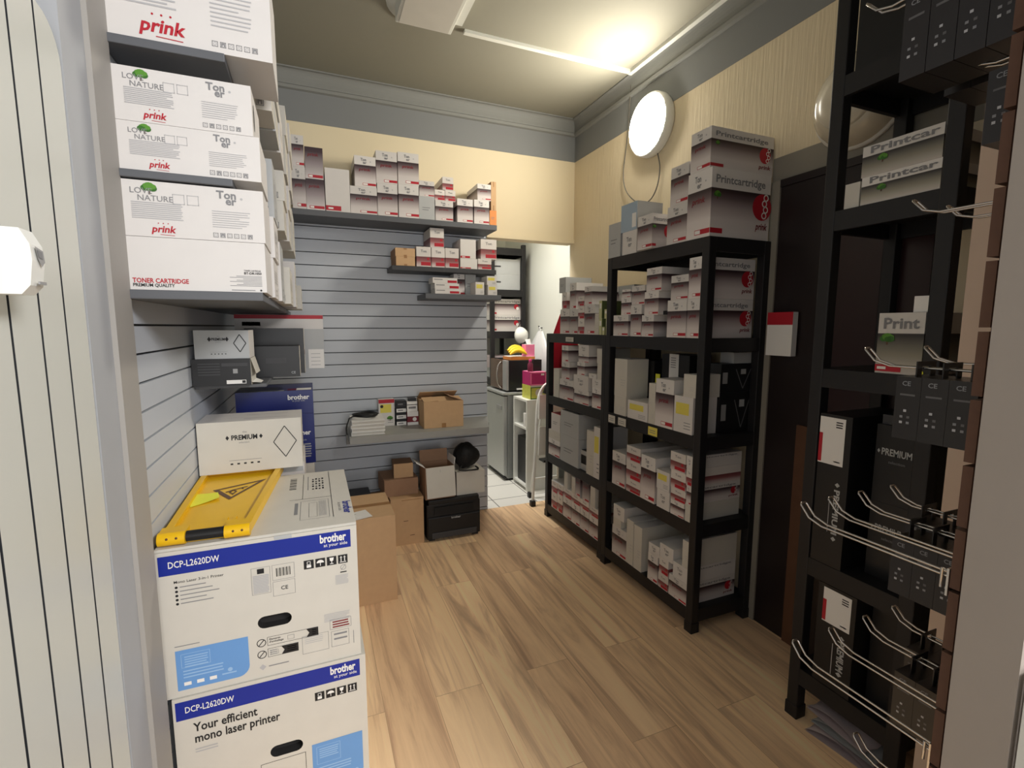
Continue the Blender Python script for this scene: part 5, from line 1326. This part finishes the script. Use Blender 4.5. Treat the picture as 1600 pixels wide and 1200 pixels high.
def pack(x, y0, z0, w, t, h, label, group, ztab=None):
    o = empty('ink_pack', (x, y0, z0), label, 'ink pack', group)
    mb = MB(); mb.box(-w/2, w/2, 0, t, 0, h, PKF); mb.build('carton', o)
    mb = MB(); zt = (ztab if ztab else z0+h+.03)-z0+.012
    mb.box(-w*.3, -.0125, t/2-.001, t/2+.001, h, zt, PKF); mb.box(.0125, w*.3, t/2-.001, t/2+.001, h, zt, PKF); mb.box(-.0125, .0125, t/2-.001, t/2+.001, zt-.008, zt, PKF); mb.build('hang_tab', o)
    mb = MB(); F = Face(mb, 'left', w, t, h)
    F.text('CE', t*.25, h*.86, t*.2, GREYT, .02); F.rect(t*.2, h*.70, t*.8, h*.73, GREYP_)
    mb.build('lettering', o); mb = MB(); F = Face(mb, 'left', w, t, h)
    for a_, b_, c_ in ((.45, .44, LGREYT), (.32, .34, GREYT), (.6, .34, GREYP_), (.32, .25, LGREYT), (.6, .25, GREYT)): F.rect(t*(a_-.06), h*b_, t*(a_+.06), h*b_+t*.11, c_)
    mb.build('symbols', o)
    return o
def packs(x, z0, w, h, ys, zt, what):
    for i, y in enumerate(ys): pack(x, y, z0, w, .0375, h, 'black ink pack, %s from the panel, on the %s' % (ORD[i], what), 'black ink packs on hooks', zt)
yy4 = (.406, .4445, .483, .5215)
packs(.985, 1.83, .10, .132, yy4, 1.985, 'highest row first hook')
packs(1.115, 1.83, .10, .132, yy4, 1.985, 'highest row second hook')
packs(1.0, 1.695, .09, .105, (.408,), 1.825, 'short hook')
packs(.985, 1.228, .09, .108, (.408, .446, .484), 1.35, 'hook under the large lettered carton')
packs(1.085, .90, .085, .112, (.408, .446, .484, .522), 1.036, 'waist high third hook')
packs(1.195, .90, .085, .112, (.408, .446, .484, .522, .56), 1.036, 'waist high fourth hook')
packs(1.14, .595, .09, .115, (.408, .446, .484, .522), .735, 'knee high third hook')
packs(1.245, .595, .09, .115, (.408, .446, .484, .522, .56), .735, 'knee high fourth hook')

# ================================================================== light, camera, look
def area(name, loc, size, energy, col, target, sy=None):
    L = bpy.data.lights.new(name, 'AREA'); L.shape = 'RECTANGLE'; L.size = size; L.size_y = sy or size; L.energy = energy; L.color = col
    o = bpy.data.objects.new(name, L); COL.objects.link(o); o.location = loc
    o.rotation_euler = (Vector(target)-Vector(loc)).to_track_quat('-Z', 'Y').to_euler(); return o
area('front_room_fill', (.45, YF+.04, 1.55), 1.6, 24, (1, .99, .98), (.0, 3, 1.4), 1.9)  # unseen fill light, added to brighten the slats and side cartons
area('shop_ceiling_light', (1.62, -1.4, 2.7), 1.0, 38, (1, .99, 1), (-.25, 1.6, .7), .7)
k_ = area('kitchenette_lamp', (1.3, 3.9, ZC-.05), .5, 8, (1, .97, .91), (1.45, 3.85, 0)); k_.data.spread = math.radians(120)
w = bpy.data.worlds.new('world'); scene.world = w; w.use_nodes = True
w.node_tree.nodes['Background'].inputs['Color'].default_value = (.7, .72, .75, 1); w.node_tree.nodes['Background'].inputs['Strength'].default_value = .06

cam = bpy.data.cameras.new('camera'); co = bpy.data.objects.new('camera', cam); COL.objects.link(co)
cam.sensor_width = 36; cam.lens = 36*FP/1600; cam.clip_start = .05
co.matrix_world = Matrix(((CR.x, -CD.x, -CF.x, CAM.x), (CR.y, -CD.y, -CF.y, CAM.y), (CR.z, -CD.z, -CF.z, CAM.z), (0, 0, 0, 1)))
scene.camera = co
scene.view_settings.view_transform = 'Standard'; scene.view_settings.look = 'None'; scene.view_settings.gamma = 1; scene.view_settings.use_curve_mapping = False
scene.view_settings.exposure = 1.45
scene.cycles.max_bounces = 8
